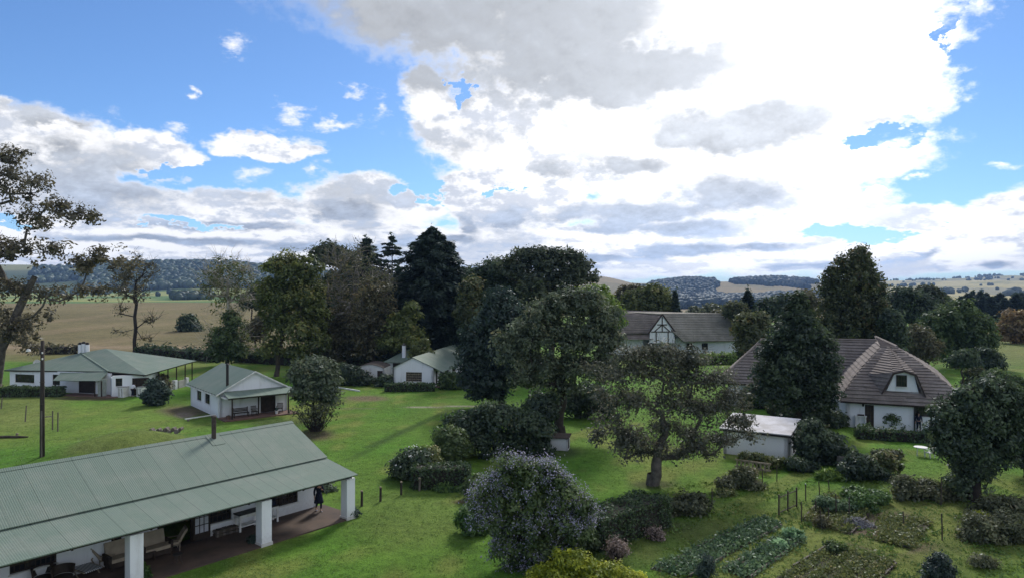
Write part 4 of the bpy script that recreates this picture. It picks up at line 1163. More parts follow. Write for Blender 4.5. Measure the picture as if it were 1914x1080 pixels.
r_.slab([(xg + .2, 3.0, zr), (xr1, 4.6, zr), (xr1 + 1.4, 10, 2.9), (-8.5, 10.5, 2.9), (-8.5, 6, 8.6)], .1)
r_.build('roof', M['tile_grey'], RD)
r_ = MB(); z2 = 8.75
coursed(r_, [(-8.8, 5.5, z2 + .1), (xg + 6, 5.6, zr + .15), (xg + .15, 2.6, 7.6), (xg - 1.8, 1.8, 4.4), (-8.8, 1.6, 4.2)], .5, .1)
coursed(r_, [(-8.8, 1.9, 3.9), (xg - 1.9, 1.9, 3.9), (xg - 1.9, .7, 3.1), (-8.8, .7, 3.0)], .5, .1)
r_.slab([(-8.8, 5.5, z2), (xg + 6, 5.6, zr), (xg + .15, 2.6, 7.5), (xg - 1.8, 1.8, 4.3), (-8.8, 1.6, 4.1)], .2)
r_.build('rear_roof', M['tile_brown'], RD)
g_ = MB(); gy = .9; hw = 2.55
g_.slab([(xg - hw, gy, 2.4), (xg + hw, gy, 2.4), (xg + hw * .95, gy, 4.6), (xg, gy, 7.85), (xg - hw * .95, gy, 4.6)], .25, (0, 1, 0)); 
gb = g_.build('gable', M['white'], RD)
t_ = MB(); yy = gy - .04
for a, c in (((xg, 7.6), (xg, 4.6)), ((xg - 1.0, 6.0), (xg + 1.0, 6.0)), ((xg - 2.2, 4.6), (xg + 2.2, 4.6)), ((xg, 6.0), (xg - 1.5, 4.7)), ((xg, 6.0), (xg + 1.5, 4.7)), ((xg - 1.2, 4.5), (xg - 1.2, 2.5)), ((xg + 1.2, 4.5), (xg + 1.2, 2.5))):
    t_.bar((a[0], yy, a[1]), (c[0], yy, c[1]), .2, .07, (0, 1, 0))
t_.build('timber', M['wood'], gb)
MB().bar((xg - hw - .35, yy - .08, 4.1), (xg, yy - .08, 8.05), .28, .12, (0, 1, 0)).bar((xg + hw + .5, yy - .082, 3.9), (xg, yy - .082, 8.05), .28, .12, (0, 1, 0)).build('barge_board', M['thatch_edge'], gb)
for o_ in ((6, 7.2, 1, 2.3), (9, 10.2, 1, 2.3)): window(RD, (1.2, 3.0), (xr1 + 1.0, .2), o_, 3, 2)

# --- steep shingle roofed house with the big dormer, on the right
fe = Fr((31.0, 63.3), R(-21))
RE = empty('dormer_house', fe.o, fe.a, 'white house with steep brown shingle roof and large dormer', 'house')
Wd = 7.9; xe = lambda px, y=0: fe.xat(px, y)
fo = [(xe(1616.5), xe(1633.5), .08, 2.15), (xe(1710), xe(1746), 1.35, 2.3)]
b = MB(); wall(b, (0, 0), (Wd + 1.2, 0), 0, 2.55, .3, fo); wall(b, (Wd + 1.2, 0), (Wd + 2.4, 17), 0, 2.4, .3); wall(b, (Wd + 2.4, 17), (-11, 17), 0, 2.4, .3); wall(b, (-11, 17), (-11, 8.2), 0, 2.4, .3)
wall(b, (-11, 8.2), (0, 8.2), 0, 2.4, .3); wall(b, (0, 8.2), (0, 0), 0, 2.4, .3)
b.build('wall', M['white'], RE)
door(RE, (0, 0), (Wd, 0), fo[0]); window(RE, (0, 0), (Wd, 0), fo[1], 5, 2)
EL, ERt = Vector((-.55, -.6, 2.42)), Vector((Wd + 1.75, -.6, 2.30))
AP = Vector((3.9, 5.0, 7.15)); BK = Vector((4.2, 17.5, 7.5)); ERb = Vector((Wd + 3.4, 17.0, 3.0)); EVl = Vector((-.55, 7.7, 2.42)); VAL = Vector((3.95, 11.6, 7.3))
WL = Vector((-7.5, 12.4, 7.1)); WE = Vector((-12.0, 7.7, 2.6)); WB = Vector((-12, 17.4, 2.6))
r_ = MB(); u_ = MB()
AP = Vector((4.1, 5.3, 7.1))
def ring(t):
    o = t ** 1.32; z = lambda e: e + (7.12 - e) * t
    fl = Vector((EL.x + (3.5 - EL.x) * o, EL.y + (5.0 - EL.y) * o, z(2.42)))
    fr_ = Vector((ERt.x + (4.9 - ERt.x) * o, ERt.y + (5.3 - ERt.y) * o, z(2.32)))
    br = Vector((ERb.x + (4.5 - ERb.x) * o, ERb.y + (17.3 - ERb.y) * o * .05 + 0, 3.0 + (7.35 - 3.0) * t))
    bl = Vector((EVl.x + (3.8 - EVl.x) * o, EVl.y + (11.6 - EVl.y) * o, z(2.42)))
    return fl, fr_, br, bl
ts = [0, .22, .44, .64, .82, .94, 1.0]
def tri2(a, b, c, d):
    for f_ in ((a, b, c), (a, c, d)):
        coursed(r_, f_, .40, .085); u_.slab([p - Vector((0, 0, .04)) for p in f_], .16)
for i in range(len(ts) - 1):
    A, B = ring(ts[i]), ring(ts[i + 1])
    tri2(A[0], A[1], B[1], B[0]); tri2(A[1], A[2], B[2], B[1]); tri2(A[3], A[0], B[0], B[3])
T = ring(1.0)
for f_ in ((T[0], T[1], T[2]), (T[0], T[2], T[3])): coursed(r_, f_, .4, .085)
for f_ in ([EVl, VAL, WL, WE], [WE, WL, WB]): coursed(r_, f_, .40, .085)
u_.slab([EVl - Vector((0, 0, .04)), WL - Vector((0, 0, .04)), WE - Vector((0, 0, .04))], .2)
rE = r_.build('roof', M['tile_brown'], RE); u_.build('eaves', M['thatch_edge'], rE)
cap = MB()
for a, c in ((WE, WL), (WL, VAL)): cap.tube([a + Vector((0, 0, .04)), a.lerp(c, .5) + Vector((0, 0, .07)), c + Vector((0, 0, .06))], .13, 6)
cap.tube([T[1] + Vector((0, 0, .06)), T[2] + Vector((0, 0, .06))], .13, 6)
cap.build('ridge_cap', M['tile_brown'], rE)
# dormer
yd = .15
xb0, xb1 = xe(1655.5, yd), xe(1718, yd); xt0, xt1, xm = xe(1671.5, yd), xe(1708.5, yd), xe(1689, yd)
zb = fe.zat(733, xb0, yd); zt = fe.zat(699, xt0, yd); zm = fe.zat(694.5, xm, yd)
dm = MB().slab([(xb0, yd, zb), (xb1, yd, zb - .05), (xt1, yd, zt), (xm, yd, zm), (xt0, yd, zt)], .25, (0, 1, 0))
dw0, dw1 = xe(1675, yd), xe(1695, yd); wz0, wz1 = fe.zat(722, xm, yd), fe.zat(700.5, xm, yd)
dmo = dm.build('dormer', M['white'], RE)
wn_ = window(RE, (dw0, yd - .14), (dw1, yd - .14), (0, dw1 - dw0, wz0, wz1), 4, 2); wn_.parent = dmo
for c_ in wn_.children: pass
r_ = MB()
T0, T1, Tm = Vector((xt0 - .12, yd - .3, zt + .16)), Vector((xt1 + .12, yd - .3, zt + .10)), Vector((xm, yd - .32, zm + .17))
B0, B1 = Vector((xb0 - .35, yd - .2, zb - .05)), Vector((xb1 + .45, yd - .2, zb - .15))
V0, V1 = Vector((1.55, 2.05, 4.62)), Vector((6.0, 2.3, 4.75))
AT = AP + Vector((0, 0, .12))
for f_ in ([T0, Tm, AT], [Tm, T1, AT], [B0, T0, V0], [T0, AT, V0], [T1, B1, V1], [AT, T1, V1]):
    coursed(r_, f_, .36, .075); r_.slab([p - Vector((0, 0, .02)) for p in f_], .16)
dr_ = r_.build('dormer_roof', M['tile_brown'], RE)
eg = MB()
for a, c in ((B0, T0), (T0, Tm), (Tm, T1), (T1, B1)): eg.bar(a + Vector((0, -.01, -.07)), c + Vector((0, -.01, -.07)), .10, .2, (0, 1, 0))
eg.build('dormer_eave', M['thatch_edge'], dr_)
MB().box(xb0 - .05, xb1 + .05, yd - .06, yd - .002, zb - .12, zb).build('dormer_sill', plain('blue paint', (.12, .17, .3), (.08, .11, .2), 4, .7), dmo)
MB().tube([(xe(1709), -.09, .05), (xe(1709), -.09, 2.4)], .05, 8).build('downpipe', M['black'], RE)
bb = xe(1597); MB().box(bb, bb + 1.0, -.28, -.002, 1.05, 1.12).box(bb + .05, bb + .15, -.26, -.004, 0, 1.05).box(bb + .85, bb + .95, -.26, -.004, 0, 1.05).build('wall_shelf', M['trimw'], RE)
MB().box(xe(1613) - .08, xe(1613) + .08, -.2, -.002, 2.0, 2.3).build('wall_lamp', M['black'], RE)
bo = xe(1640); MB().box(bb + .25, bb + .8, -.22, -.05, 1.121, 1.26).build('planter', M['wood'], RE)

# --- white flat roofed shed
ff = Fr(G(1472, 862), R(-32)); 
RFl = empty('flat_roof_shed', ff.o, ff.a, 'white flat roofed shed with overhanging pale roof and dark fascia', 'shed')
w_ = -ff.xat(1352, 0); dpt = 3.6
b = MB(); wall(b, (-w_, 0), (0, 0), 0, 1.98, .25); wall(b, (0, 0), (0, dpt), 0, 2.0, .25, [(2.3, 3.0, 0.05, 1.85)]); wall(b, (0, dpt), (-w_, dpt), 0, 2.45, .25); wall(b, (-w_, dpt), (-w_, 0), 0, 2.0, .25)
b.poly([(0, 0, 2.0), (0, dpt, 2.0), (0, dpt, 2.45)]).poly([(-w_, 0, 2.0), (-w_, dpt, 2.45), (-w_, dpt, 2.0)])
b.build('wall', whitewash('shed limewash', (.72, .71, .69), (.42, .37, .31), .3), RFl)
pr = plain('pale weathered roofing', (.58, .57, .58), (.42, .40, .38), .9, .9, .4)
MB().slab([(-w_ - .25, -.3, 2.03), (.3, -.3, 2.03), (.3, dpt + .3, 2.57), (-w_ - .25, dpt + .3, 2.57)], .07).build('roof', pr, RFl)
MB().box(-w_ - .2, .25, -.26, -.2, 1.80, 1.965).slab([(.22, -.19, 1.97), (.22, dpt + .2, 2.46), (.22, dpt + .2, 2.30), (.22, -.19, 1.81)], .05, (1, 0, 0)).build('fascia', M['black'], RFl)
door(RFl, (0, 0), (0, dpt), (2.3, 3.0, .05, 1.85))

# --- little white hut on the lawn under the oak
fh = Fr(G(1061, 842), R(-14)); hw_ = -fh.xat(1029, 0)
RH = empty('pump_hut', fh.o, fh.a, 'knee high white hut with rusty lid beside the oak trunk', 'hut')
b = MB(); wall(b, (-hw_, 0), (0, 0), 0, .95, .12); wall(b, (0, 0), (0, 1.1), 0, 1.0, .12, [(.2, .85, .03, .85)]); wall(b, (0, 1.1), (-hw_, 1.1), 0, 1.0, .12); wall(b, (-hw_, 1.1), (-hw_, 0), 0, .95, .12)
b.build('wall', M['white'], RH)
MB().slab([(-hw_ - .1, -.12, 1.0), (.12, -.12, 1.0), (.12, 1.25, 1.14), (-hw_ - .1, 1.25, 1.14)], .05).build('roof', M['steel'], RH)
door(RH, (0, 0), (0, 1.1), (.2, .85, .03, .85), rec=.05, handle=False)

# white outbuilding seen between trunks
fo_ = Fr(P(618, 680, 128), R(4)); fo_.o.z = 0
RO = empty('outbuilding', fo_.o, fo_.a, 'white outbuilding glimpsed between the dark trunks', 'outbuilding')
b = MB(); ow = fo_.xat(652, 0); wall(b, (0, 0), (ow, 0), 0, 2.9, .25, [(.5, 1.3, .05, 2.1)]); wall(b, (ow, 0), (ow, 4), 0, 2.9, .25); wall(b, (ow, 4), (0, 4), 0, 2.9, .25); wall(b, (0, 4), (0, 0), 0, 2.9, .25)
b.build('wall', M['white'], RO); MB().slab([(-.3, -.3, 2.95), (ow + .3, -.3, 2.95), (ow + .3, 4.3, 3.3), (-.3, 4.3, 3.3)], .06).build('roof', M['steel'], RO)
door(RO, (0, 0), (ow, 0), (.5, 1.3, .05, 2.1))
# ------------------------------------------------------------------ trees
M['paleb2'] = plain('grey bark', (.26, .24, .205), (.15, .135, .115), 2.5, .9, .5)
GT = 'tall trees behind the houses'
# big gum at the left edge
t = tree('gum_tree', 'tall olive gum tree leaning in at the left edge with long bare limbs', 90, -8,
  [(15,300,34,26),(48,345,44,34),(-20,350,60,50),(108,395,52,26),(160,410,38,24),(70,420,40,20),(35,470,62,32),(-30,470,60,40),(100,470,28,18),(195,487,46,24),(232,505,30,22),(150,500,28,22),(20,545,50,26),(80,555,46,20),(150,545,34,16),(210,545,32,14),(30,625,44,36),(-20,600,60,50),(70,600,28,20),(55,650,26,14)],
  'euc', 'greybark', nclump=620, nleaf=26, ls=.22, cr=.95, tr=.62, gap=.55, shell=.42, ntarget=150, tip=.045, seed=1, tw=110, z0=0, lump=.35, top=17)
tree('bare_tree', 'slender half bare tree with brownish top behind the farmhouse roof', 138, 252,
  [(258,490,18,20),(275,520,20,28),(232,525,22,28),(252,550,34,24),(285,500,10,20),(225,580,26,10),(280,600,20,10),(222,620,18,8),(272,630,16,7)], 'brown', 'darkbark', nclump=150, nleaf=10, ls=.24, cr=1.0, tr=.36, gap=.6, ntarget=110, tip=.05, seed=2, tw=120, twl=1.6, z0=.2, top=17)
tb = MB(); rngb = np.random.default_rng(77)
tree('young_conifer', 'small round conifer alone in the brown field', 190, 354, [(354,612,17,11),(352,601,12,12),(361,616,12,8),(345,616,10,8)], 'dark', 'darkbark', nclump=150, nleaf=40, ls=.45, cr=1.4, tr=.3, gap=.05, seed=3, z0=tz(-90,190))
tree('ivy_clad_tree', 'wispy grey topped tree thick with ivy at its foot beside the brown field', 116, 425,
  [(425,505,44,26),(400,530,24,30),(450,530,28,34),(425,560,40,30),(432,600,26,30),(425,640,38,38),(408,650,22,26),(450,645,20,30)], 'weed', 'palebark', nclump=330, nleaf=11, ls=.24, cr=1.1, tr=.38, gap=.5, ntarget=150, tip=.05, seed=4, tw=200, twl=2.4, top=17)
tree('ivy_pillar', 'dense dark ivy column hiding a trunk beside the brown field', 114, 424, [(424,640,32,30),(430,605,18,26),(412,655,24,18),(442,655,20,18)], 'mid', 'darkbark', nclump=150, nleaf=50, ls=.26, cr=.95, tr=.3, gap=.05, seed=5, ntarget=20)
tree('leafy_tree', 'tall yellowish green tree with a bare stem, left of the bare grey trees', 101, 517,
  [(545,500,30,34),(520,500,26,24),(575,520,30,44),(510,545,28,26),(548,560,50,40),(590,575,24,40),(520,600,34,34),(565,620,44,36),(505,650,20,20),(590,640,22,24),(550,660,30,18),(500,560,22,20)], 'yellow', 'bark', nclump=560, nleaf=46, ls=.24, cr=1.0, tr=.34, gap=.25, ntarget=60, seed=6, top=11)
tree('umbrella_gum', 'flat topped dark gum rising behind the yellowish tree', 132, 640,
  [(612,468,34,12),(635,478,28,14),(592,482,20,10),(650,495,18,12),(618,490,30,10)], 'eucdark', 'bark', nclump=200, nleaf=34, ls=.32, cr=1.1, tr=.4, gap=.3, ntarget=50, seed=7, top=18)
# grove of bare grey stems with thin brownish leaves
for i, (bp, bl, lab, lf) in enumerate((
  (632, [(640,500,36,40),(615,550,32,40),(650,560,34,46),(625,605,30,30)], 'bare grey branched tree in the grove, leftmost of its pale stems', 'brown'),
  (648, [(668,490,36,40),(690,540,40,40),(660,590,34,34),(700,590,30,34),(720,530,16,26)], 'bare grey branched tree in front of the dark cedar with fanning pale limbs', 'dry'))):
    tree('bare_tree', lab, 108 + i * 3, bp, bl, lf, 'paleb2', nclump=200, nleaf=9, ls=.2, cr=1.1, tr=.34, gap=.5, ntarget=190, tip=.05, seed=10 + i, tw=90, twl=1.8, top=10, group='bare grey trees of the grove')
tree('brown_leaved_tree', 'brownish thin leaved tree between the bare grey trees and the cedar', 106, 700,
  [(700,560,40,44),(680,610,40,36),(725,600,30,40),(660,640,34,28),(705,650,40,26)], 'brown', 'bark', nclump=300, nleaf=26, ls=.22, cr=1.0, tr=.3, gap=.4, seed=13, top=9, tw=60, twl=1.2)
tree('brown_leaved_tree', 'olive brown bush like tree at the foot of the grove', 108, 618,
  [(610,620,30,40),(635,650,34,32),(600,660,24,24),(640,600,22,30)], 'brown', 'bark', nclump=260, nleaf=40, ls=.24, cr=1.0, tr=.25, gap=.2, seed=14, top=6)
tree('leafy_tree', 'small yellow green tree in front of the great cedar', 104, 760,
  [(770,585,16,22),(750,605,28,26),(765,630,26,24),(735,640,30,22)], 'yellow', 'bark', nclump=240, nleaf=44, ls=.22, cr=.9, tr=.25, gap=.2, seed=15, top=6)
conifer('cedar', 'dark pointed cedar behind the bare grey trees', 126, 686, 446, [(.0,54),(.3,54),(.55,48),(.75,38),(.9,24),(1,4)], 'cedar', nb=230, per=110, ls=.42, tr=.45, seed=20, group=GT)
conifer('cedar', 'thin ragged cedar with see through top between two fuller cedars', 132, 733, 444, [(.0,38),(.4,38),(.6,36),(.78,30),(.9,22),(1,5)], 'cedar', nb=110, per=80, ls=.42, tr=.4, seed=21, group=GT, ragged=.45, droop=.05)
conifer('cedar', 'great broad dark cedar, tallest of the conifers', 118, 808, 428, [(.0,84),(.3,84),(.5,78),(.68,66),(.8,52),(.9,36),(1,7)], 'cedar', nb=520, per=150, ls=.4, tr=.6, seed=22, group=GT, ragged=.42)
conifer('cedar', 'dark cedar filling the gap left of the great cedar', 124, 745, 500, [(.0,44),(.4,40),(.7,28),(.9,12),(1,2)], 'cedar', nb=200, per=100, ls=.42, tr=.4, seed=23, group=GT)
tree('leafy_tree', 'pale leafed sapling behind the gabled house roof', 98, 790, [(785,650,12,14),(798,660,12,10),(778,662,10,10),(790,640,8,8)], 'weed', 'bark', nclump=90, nleaf=34, ls=.2, cr=.7, tr=.12, gap=.3, seed=24, top=4)
# dark group in the middle
tree('dark_gum', 'high dark gum with round leaf clumps, tallest of the central trees', 104, 1030,
  [(985,478,26,16),(1010,490,34,26),(1040,490,40,28),(1075,480,20,10),(1090,500,18,14),(1060,520,44,24),(1000,530,40,32),(1105,520,12,8),(960,500,26,24),(1030,560,50,34)], 'eucdark', 'bark', nclump=560, nleaf=44, ls=.25, cr=1.0, tr=.5, gap=.35, ntarget=70, seed=30, top=14)
tree('dark_tree', 'dark round headed tree between the cedar and the high gum', 108, 925,
  [(925,505,30,22),(900,520,30,22),(940,540,40,34),(890,550,28,26),(915,580,46,40),(880,600,26,34)], 'dark', 'darkbark', nclump=480, nleaf=46, ls=.26, cr=1.05, tr=.4, gap=.15, seed=31)
tree('leafy_tree', 'olive green crown behind the weeping dark tree', 98, 880, [(880,545,22,24),(875,580,22,30),(895,610,26,30)], 'cypress', 'bark', nclump=200, nleaf=44, ls=.24, cr=.95, tr=.25, gap=.2, seed=32)
tree('weeping_tree', 'dark blue green tree with drooping skirts in front of the gabled house', 74, 938,
  [(935,565,28,24),(955,590,34,28),(925,600,40,34),(960,625,30,34),(900,640,34,36),(935,655,48,40),(885,675,34,34),(910,705,52,34),(960,700,30,34),(890,715,34,24),(985,690,24,30),(930,735,20,14),(905,735,22,12)], 'bluedark', 'darkbark', nclump=780, nleaf=52, ls=.19, cr=.8, tr=.36, gap=.12, ntarget=50, seed=33, up=.35, top=11)
tree('oak_tree', 'large grey green oak with dark straight trunk behind the small hut', 60, 1047,
  [(1010,590,40,34),(1050,575,46,32),(1095,570,34,26),(1125,600,34,34),(985,630,50,36),(1040,630,60,44),(1100,640,54,42),(1145,640,24,34),(960,665,34,28),(1010,690,50,34),(1075,690,50,34),(1130,690,34,30),(985,715,34,22),(1050,725,36,18),(940,640,20,22)], 'oak', 'darkbark', nclump=1200, nleaf=32, ls=.145, cr=.66, tr=.44, gap=.42, ntarget=130, tip=.022, seed=34, tw=220, top=6.5, twl=.8)
tree('oak_tree', 'sprawling lichen grey oak with a low elbowed branch, nearest big tree', 44.4, 1220,
  [(1180,672,44,24),(1235,662,46,24),(1290,674,40,24),(1150,705,34,24),(1210,700,50,34),(1280,712,48,34),(1335,712,36,24),(1365,748,36,24),(1135,742,30,22),(1190,750,46,30),(1260,756,50,30),(1320,766,46,28),(1380,790,34,18),(1132,785,24,26),(1165,822,28,24),(1245,800,34,20),(1295,815,34,18),(1345,822,38,16),(1400,818,26,10),(1120,818,18,22),(1160,862,20,16),(1195,848,16,16),(1325,848,20,10),(1108,694,22,16),(1265,846,22,20),(1150,842,34,30),(1188,826,32,28),(1138,800,30,28),(1235,838,22,22),(1300,840,24,16)],
  'lichen', 'greybark', nclump=1800, nleaf=14, ls=.10, cr=.55, tr=.36, gap=.62, shell=.5, ntarget=280, tip=.015, seed=35, tw=420, top=4.6, twl=.8, lump=.4, lean=(.35, 0, 0))
tree('leafy_tree', 'bright green round tree behind the large oak', 96, 1120, [(1110,560,36,24),(1135,575,26,26),(1090,575,26,22),(1145,600,22,26)], 'bright', 'bark', nclump=230, nleaf=46, ls=.24, cr=.95, tr=.3, gap=.15, seed=36)
tree('leafy_tree', 'rounded yellowing tree behind the timbered hall ridge', 152, 1215, [(1190,560,28,18),(1225,553,28,20),(1215,575,44,18),(1245,570,18,16),(1180,575,18,14)], 'yellow', 'bark', nclump=300, nleaf=42, ls=.36, cr=1.5, tr=.35, gap=.15, seed=37)
tree('leafy_tree', 'dull olive tree left of the yellowing tree behind the hall', 158, 1180, [(1178,552,22,16),(1165,565,20,18),(1195,548,20,14)], 'brown', 'bark', nclump=180, nleaf=40, ls=.36, cr=1.4, tr=.35, gap=.15, seed=38)
conifer('young_conifer', 'small dark conifer right of the yellowing tree', 150, 1262, 545, [(0,20),(.3,19),(.6,14),(.85,6),(1,1)], 'cedar', nb=120, per=60, ls=.42, tr=.25, seed=39)
tree('ornamental_tree', 'fresh green feathery tree at the right end of the timbered hall', 88, 1405, [(1400,610,26,22),(1415,630,28,28),(1395,645,22,24),(1420,600,18,14),(1408,665,24,20)], 'cypress', 'bark', nclump=260, nleaf=50, ls=.2, cr=.85, tr=.2, gap=.15, seed=40, top=5)
conifer('cedar', 'broad dark cedar left of the tall swamp cypress', 142, 1398, 543, [(0,30),(.4,28),(.7,20),(.9,9),(1,1)], 'cedar', nb=170, per=80, ls=.42, tr=.35, seed=41)
for i, (px, bl, lab, lf) in enumerate((
  (1450, [(1440,575,26,16),(1465,570,26,18),(1455,590,34,16)], 'dark low tree behind the conical conifer', 'dark'),
  (1505, [(1500,560,18,14),(1520,575,24,20),(1495,580,24,16)], 'reddish brown tree top between the two tallest right hand trees', 'brown'),
  (1375, [(1372,580,18,12),(1385,590,16,10)], 'small scrubby tree by the hall roof end', 'cypress'))):
    tree('background_tree', lab, 128 + 4 * i, px, bl, lf, 'darkbark', nclump=170, nleaf=42, ls=.32, cr=1.25, tr=.25, gap=.12, seed=42 + i)
tree('conical_tree', 'dense dark cone shaped tree beside the shingle roof', 62, 1490,
  [(1492,568,16,22),(1490,595,30,28),(1480,625,40,32),(1510,630,36,32),(1470,660,48,34),(1520,665,44,36),(1490,690,62,40),(1445,700,36,36),(1535,705,36,38),(1480,730,60,34),(1440,735,34,26),(1540,735,30,28),(1500,755,40,18)],
  'dark', 'darkbark', nclump=880, nleaf=52, ls=.16, cr=.66, tr=.34, gap=.08, ntarget=40, seed=50, up=.6, top=8)
tree('swamp_cypress', 'tall feathery russet tinged tree rising above the shingle roof', 92, 1600,
  [(1608,478,20,18),(1585,500,20,20),(1620,500,18,24),(1560,515,14,18),(1600,525,34,26),(1545,535,14,20),(1630,540,22,30),(1575,555,34,34),(1615,570,40,38),(1560,590,36,40),(1640,590,22,36),(1600,610,50,40),(1555,630,30,30),(1645,625,20,28),(1625,640,24,20)],
  'cypress', 'bark', nclump=760, nleaf=46, ls=.22, cr=.9, tr=.5, gap=.3, ntarget=60, seed=51, top=18, up=.3, flat=1.0)
tree('dark_tree', 'narrow dark tree behind the right slope of the shingle roof', 88, 1668, [(1665,605,18,26),(1675,630,18,26),(1668,650,18,18)], 'dark', 'darkbark', nclump=180, nleaf=44, ls=.22, cr=.85, tr=.25, gap=.12, seed=52)
tree('spreading_tree', 'broad dome shaped dark tree on the right by the lawn', 112, 1785,
  [(1790,585,40,24),(1760,605,40,26),(1820,610,40,26),(1740,625,26,20),(1785,630,54,30),(1845,640,22,26),(1815,655,40,24),(1760,655,34,20),(1850,665,16,14)], 'mid', 'darkbark', nclump=600, nleaf=42, ls=.26, cr=1.0, tr=.5, gap=.22, ntarget=50, seed=53, top=9)
tree('brown_leaved_tree', 'brownish thin tree between the shingle roof and the dome shaped tree', 104, 1725, [(1715,635,24,26),(1735,655,24,26),(1710,660,18,20)], 'brown', 'bark', nclump=220, nleaf=36, ls=.24, cr=1.0, tr=.22, gap=.3, seed=54)
tree('small_tree', 'small flat topped dark tree with bare stem on the far lawn', 88, 1798, [(1800,668,22,12),(1788,676,14,10),(1812,678,14,10)], 'dark', 'bark', nclump=100, nleaf=44, ls=.2, cr=.75, tr=.12, gap=.1, seed=55, top=3.2)
tree('small_tree', 'round dark bush like tree right of the flat topped one', 94, 1848, [(1848,672,24,20),(1840,685,24,14),(1858,684,16,14)], 'dark', 'darkbark', nclump=130, nleaf=46, ls=.21, cr=.8, tr=.15, gap=.05, seed=56)
tree('background_tree', 'dark spreading tree behind the swamp cypress', 140, 1700, [(1690,560,34,22),(1720,570,30,20),(1675,580,26,22),(1700,590,44,20),(1740,585,24,18)], 'dark', 'darkbark', nclump=300, nleaf=42, ls=.34, cr=1.4, tr=.35, gap=.12, seed=57)
tree('background_tree', 'dark tree far right of the swamp cypress top', 150, 1735, [(1730,552,26,14),(1712,562,20,14),(1748,563,20,14)], 'eucdark', 'darkbark', nclump=180, nleaf=42, ls=.36, cr=1.4, tr=.3, gap=.12, seed=58)
tree('autumn_tree', 'orange leaved tree on the pale field at the right edge', 165, 1903, [(1900,600,24,20),(1885,612,20,18),(1915,615,24,22),(1898,630,22,12)], 'orange', 'bark', nclump=240, nleaf=40, ls=.4, cr=1.5, tr=.3, gap=.15, seed=59, top=6)
tree('dark_tree', 'black green spreading tree in front, right of the kitchen garden', 41, 1818,
  [(1815,745,40,24),(1860,735,44,28),(1780,775,36,30),(1840,775,56,36),(1895,770,40,34),(1760,810,26,22),(1810,815,50,32),(1870,815,46,30),(1765,840,22,14),(1810,850,40,22),(1855,850,40,24),(1815,890,30,26),(1795,905,22,20),(1835,870,26,20)],
  'dark', 'darkbark', nclump=760, nleaf=44, ls=.12, cr=.5, tr=.4, gap=.22, ntarget=60, seed=60, top=4, tw=60, twl=.7)
tree('dark_tree', 'dark purplish tree cut off by the right edge', 46, 1925, [(1915,760,34,30),(1930,800,40,40),(1895,815,26,26),(1920,850,40,26)], 'eucdark', 'darkbark', nclump=360, nleaf=44, ls=.13, cr=.55, tr=.3, gap=.15, seed=61)
tree('garden_tree', 'round topped tree with thicket of bare stems beside the cottage porch', 63, 588,
  [(585,690,34,24),(565,700,26,22),(610,705,24,24),(590,725,38,26),(612,740,22,20),(565,735,22,20)], 'oak', 'darkbark', nclump=340, nleaf=48, ls=.16, cr=.66, tr=.18, gap=.1, seed=62, top=3.4)
shrub('bare_shrub', 'bare twiggy shrub under the round topped garden tree', 61.5, 590, [(590,785,30,22),(575,765,28,22),(605,770,22,20)], 'dry', nclump=90, nleaf=11, ls=.12, cr=.6, gap=.3, seed=63, stems=60)
# pines of the far treeline at the right
rngp = np.random.default_rng(8)
pine0 = None; pk = 0
for row, (Y, n, a, b_, tp) in enumerate(((285, 22, 1650, 1990, 549), (262, 16, 1760, 1990, 558))):
    for i in range(n):
        px = a + (b_ - a) * (i + .5) / n + rngp.normal() * 4
        h = zz(tp + rngp.normal() * 5, Y)
        if pine0 is None or pk % 6 == 0:
            pine0 = conifer('pine', 'dark pine in the long treeline at the edge of the far lawn', Y, px, CY - (h - H) / Y * F, [(0,11),(.3,12),(.55,11),(.8,7),(1,1)], 'cedar', nb=70, per=46, ls=1.0, tr=.4, seed=70 + pk, group='pines of the far treeline', bot=.05, ragged=.35, wid=.22)
            pine0['h'] = h
        else:
            k = h / pine0['h']; p = P(px, 600, Y); dup(pine0, (p.x, Y, 0), rngp.random() * 6, scale=(k * (1 + .2 * rngp.random()), k * 1.1, k))
        pk += 1
# scattered single trees along the middle distance
for i, (px, py, Y, s, lf, lab) in enumerate(((1345,592,190,10,'brown','low scrub tree right of the hall roof ridge'),(1300,585,230,9,'dry','pale scrub tree far behind the hall'),(1330,580,260,8,'dry','greyish scrub bush at the foot of the blue hills'),(478,618,150,14,'dry','grey leafless scrub left of the tall yellowish tree'),(492,600,146,12,'brown','brown scrub behind the tall yellowish tree'),(470,560,170,12,'dark','dark tree behind the ivy clad tree'),(486,545,160,14,'eucdark','dark tree peeping between the ivy clad and yellowish trees'))):
    tree('scrub_tree', lab, Y, px, [(px,py,s,s*.8),(px-s*.6,py+s*.5,s*.7,s*.6),(px+s*.7,py+s*.4,s*.7,s*.6)], lf, 'bark', nclump=90, nleaf=34, ls=Y*.0026, cr=Y*.0095, tr=.2, gap=.2, seed=130+i, z0=tz((px-CX)/F*Y, Y))

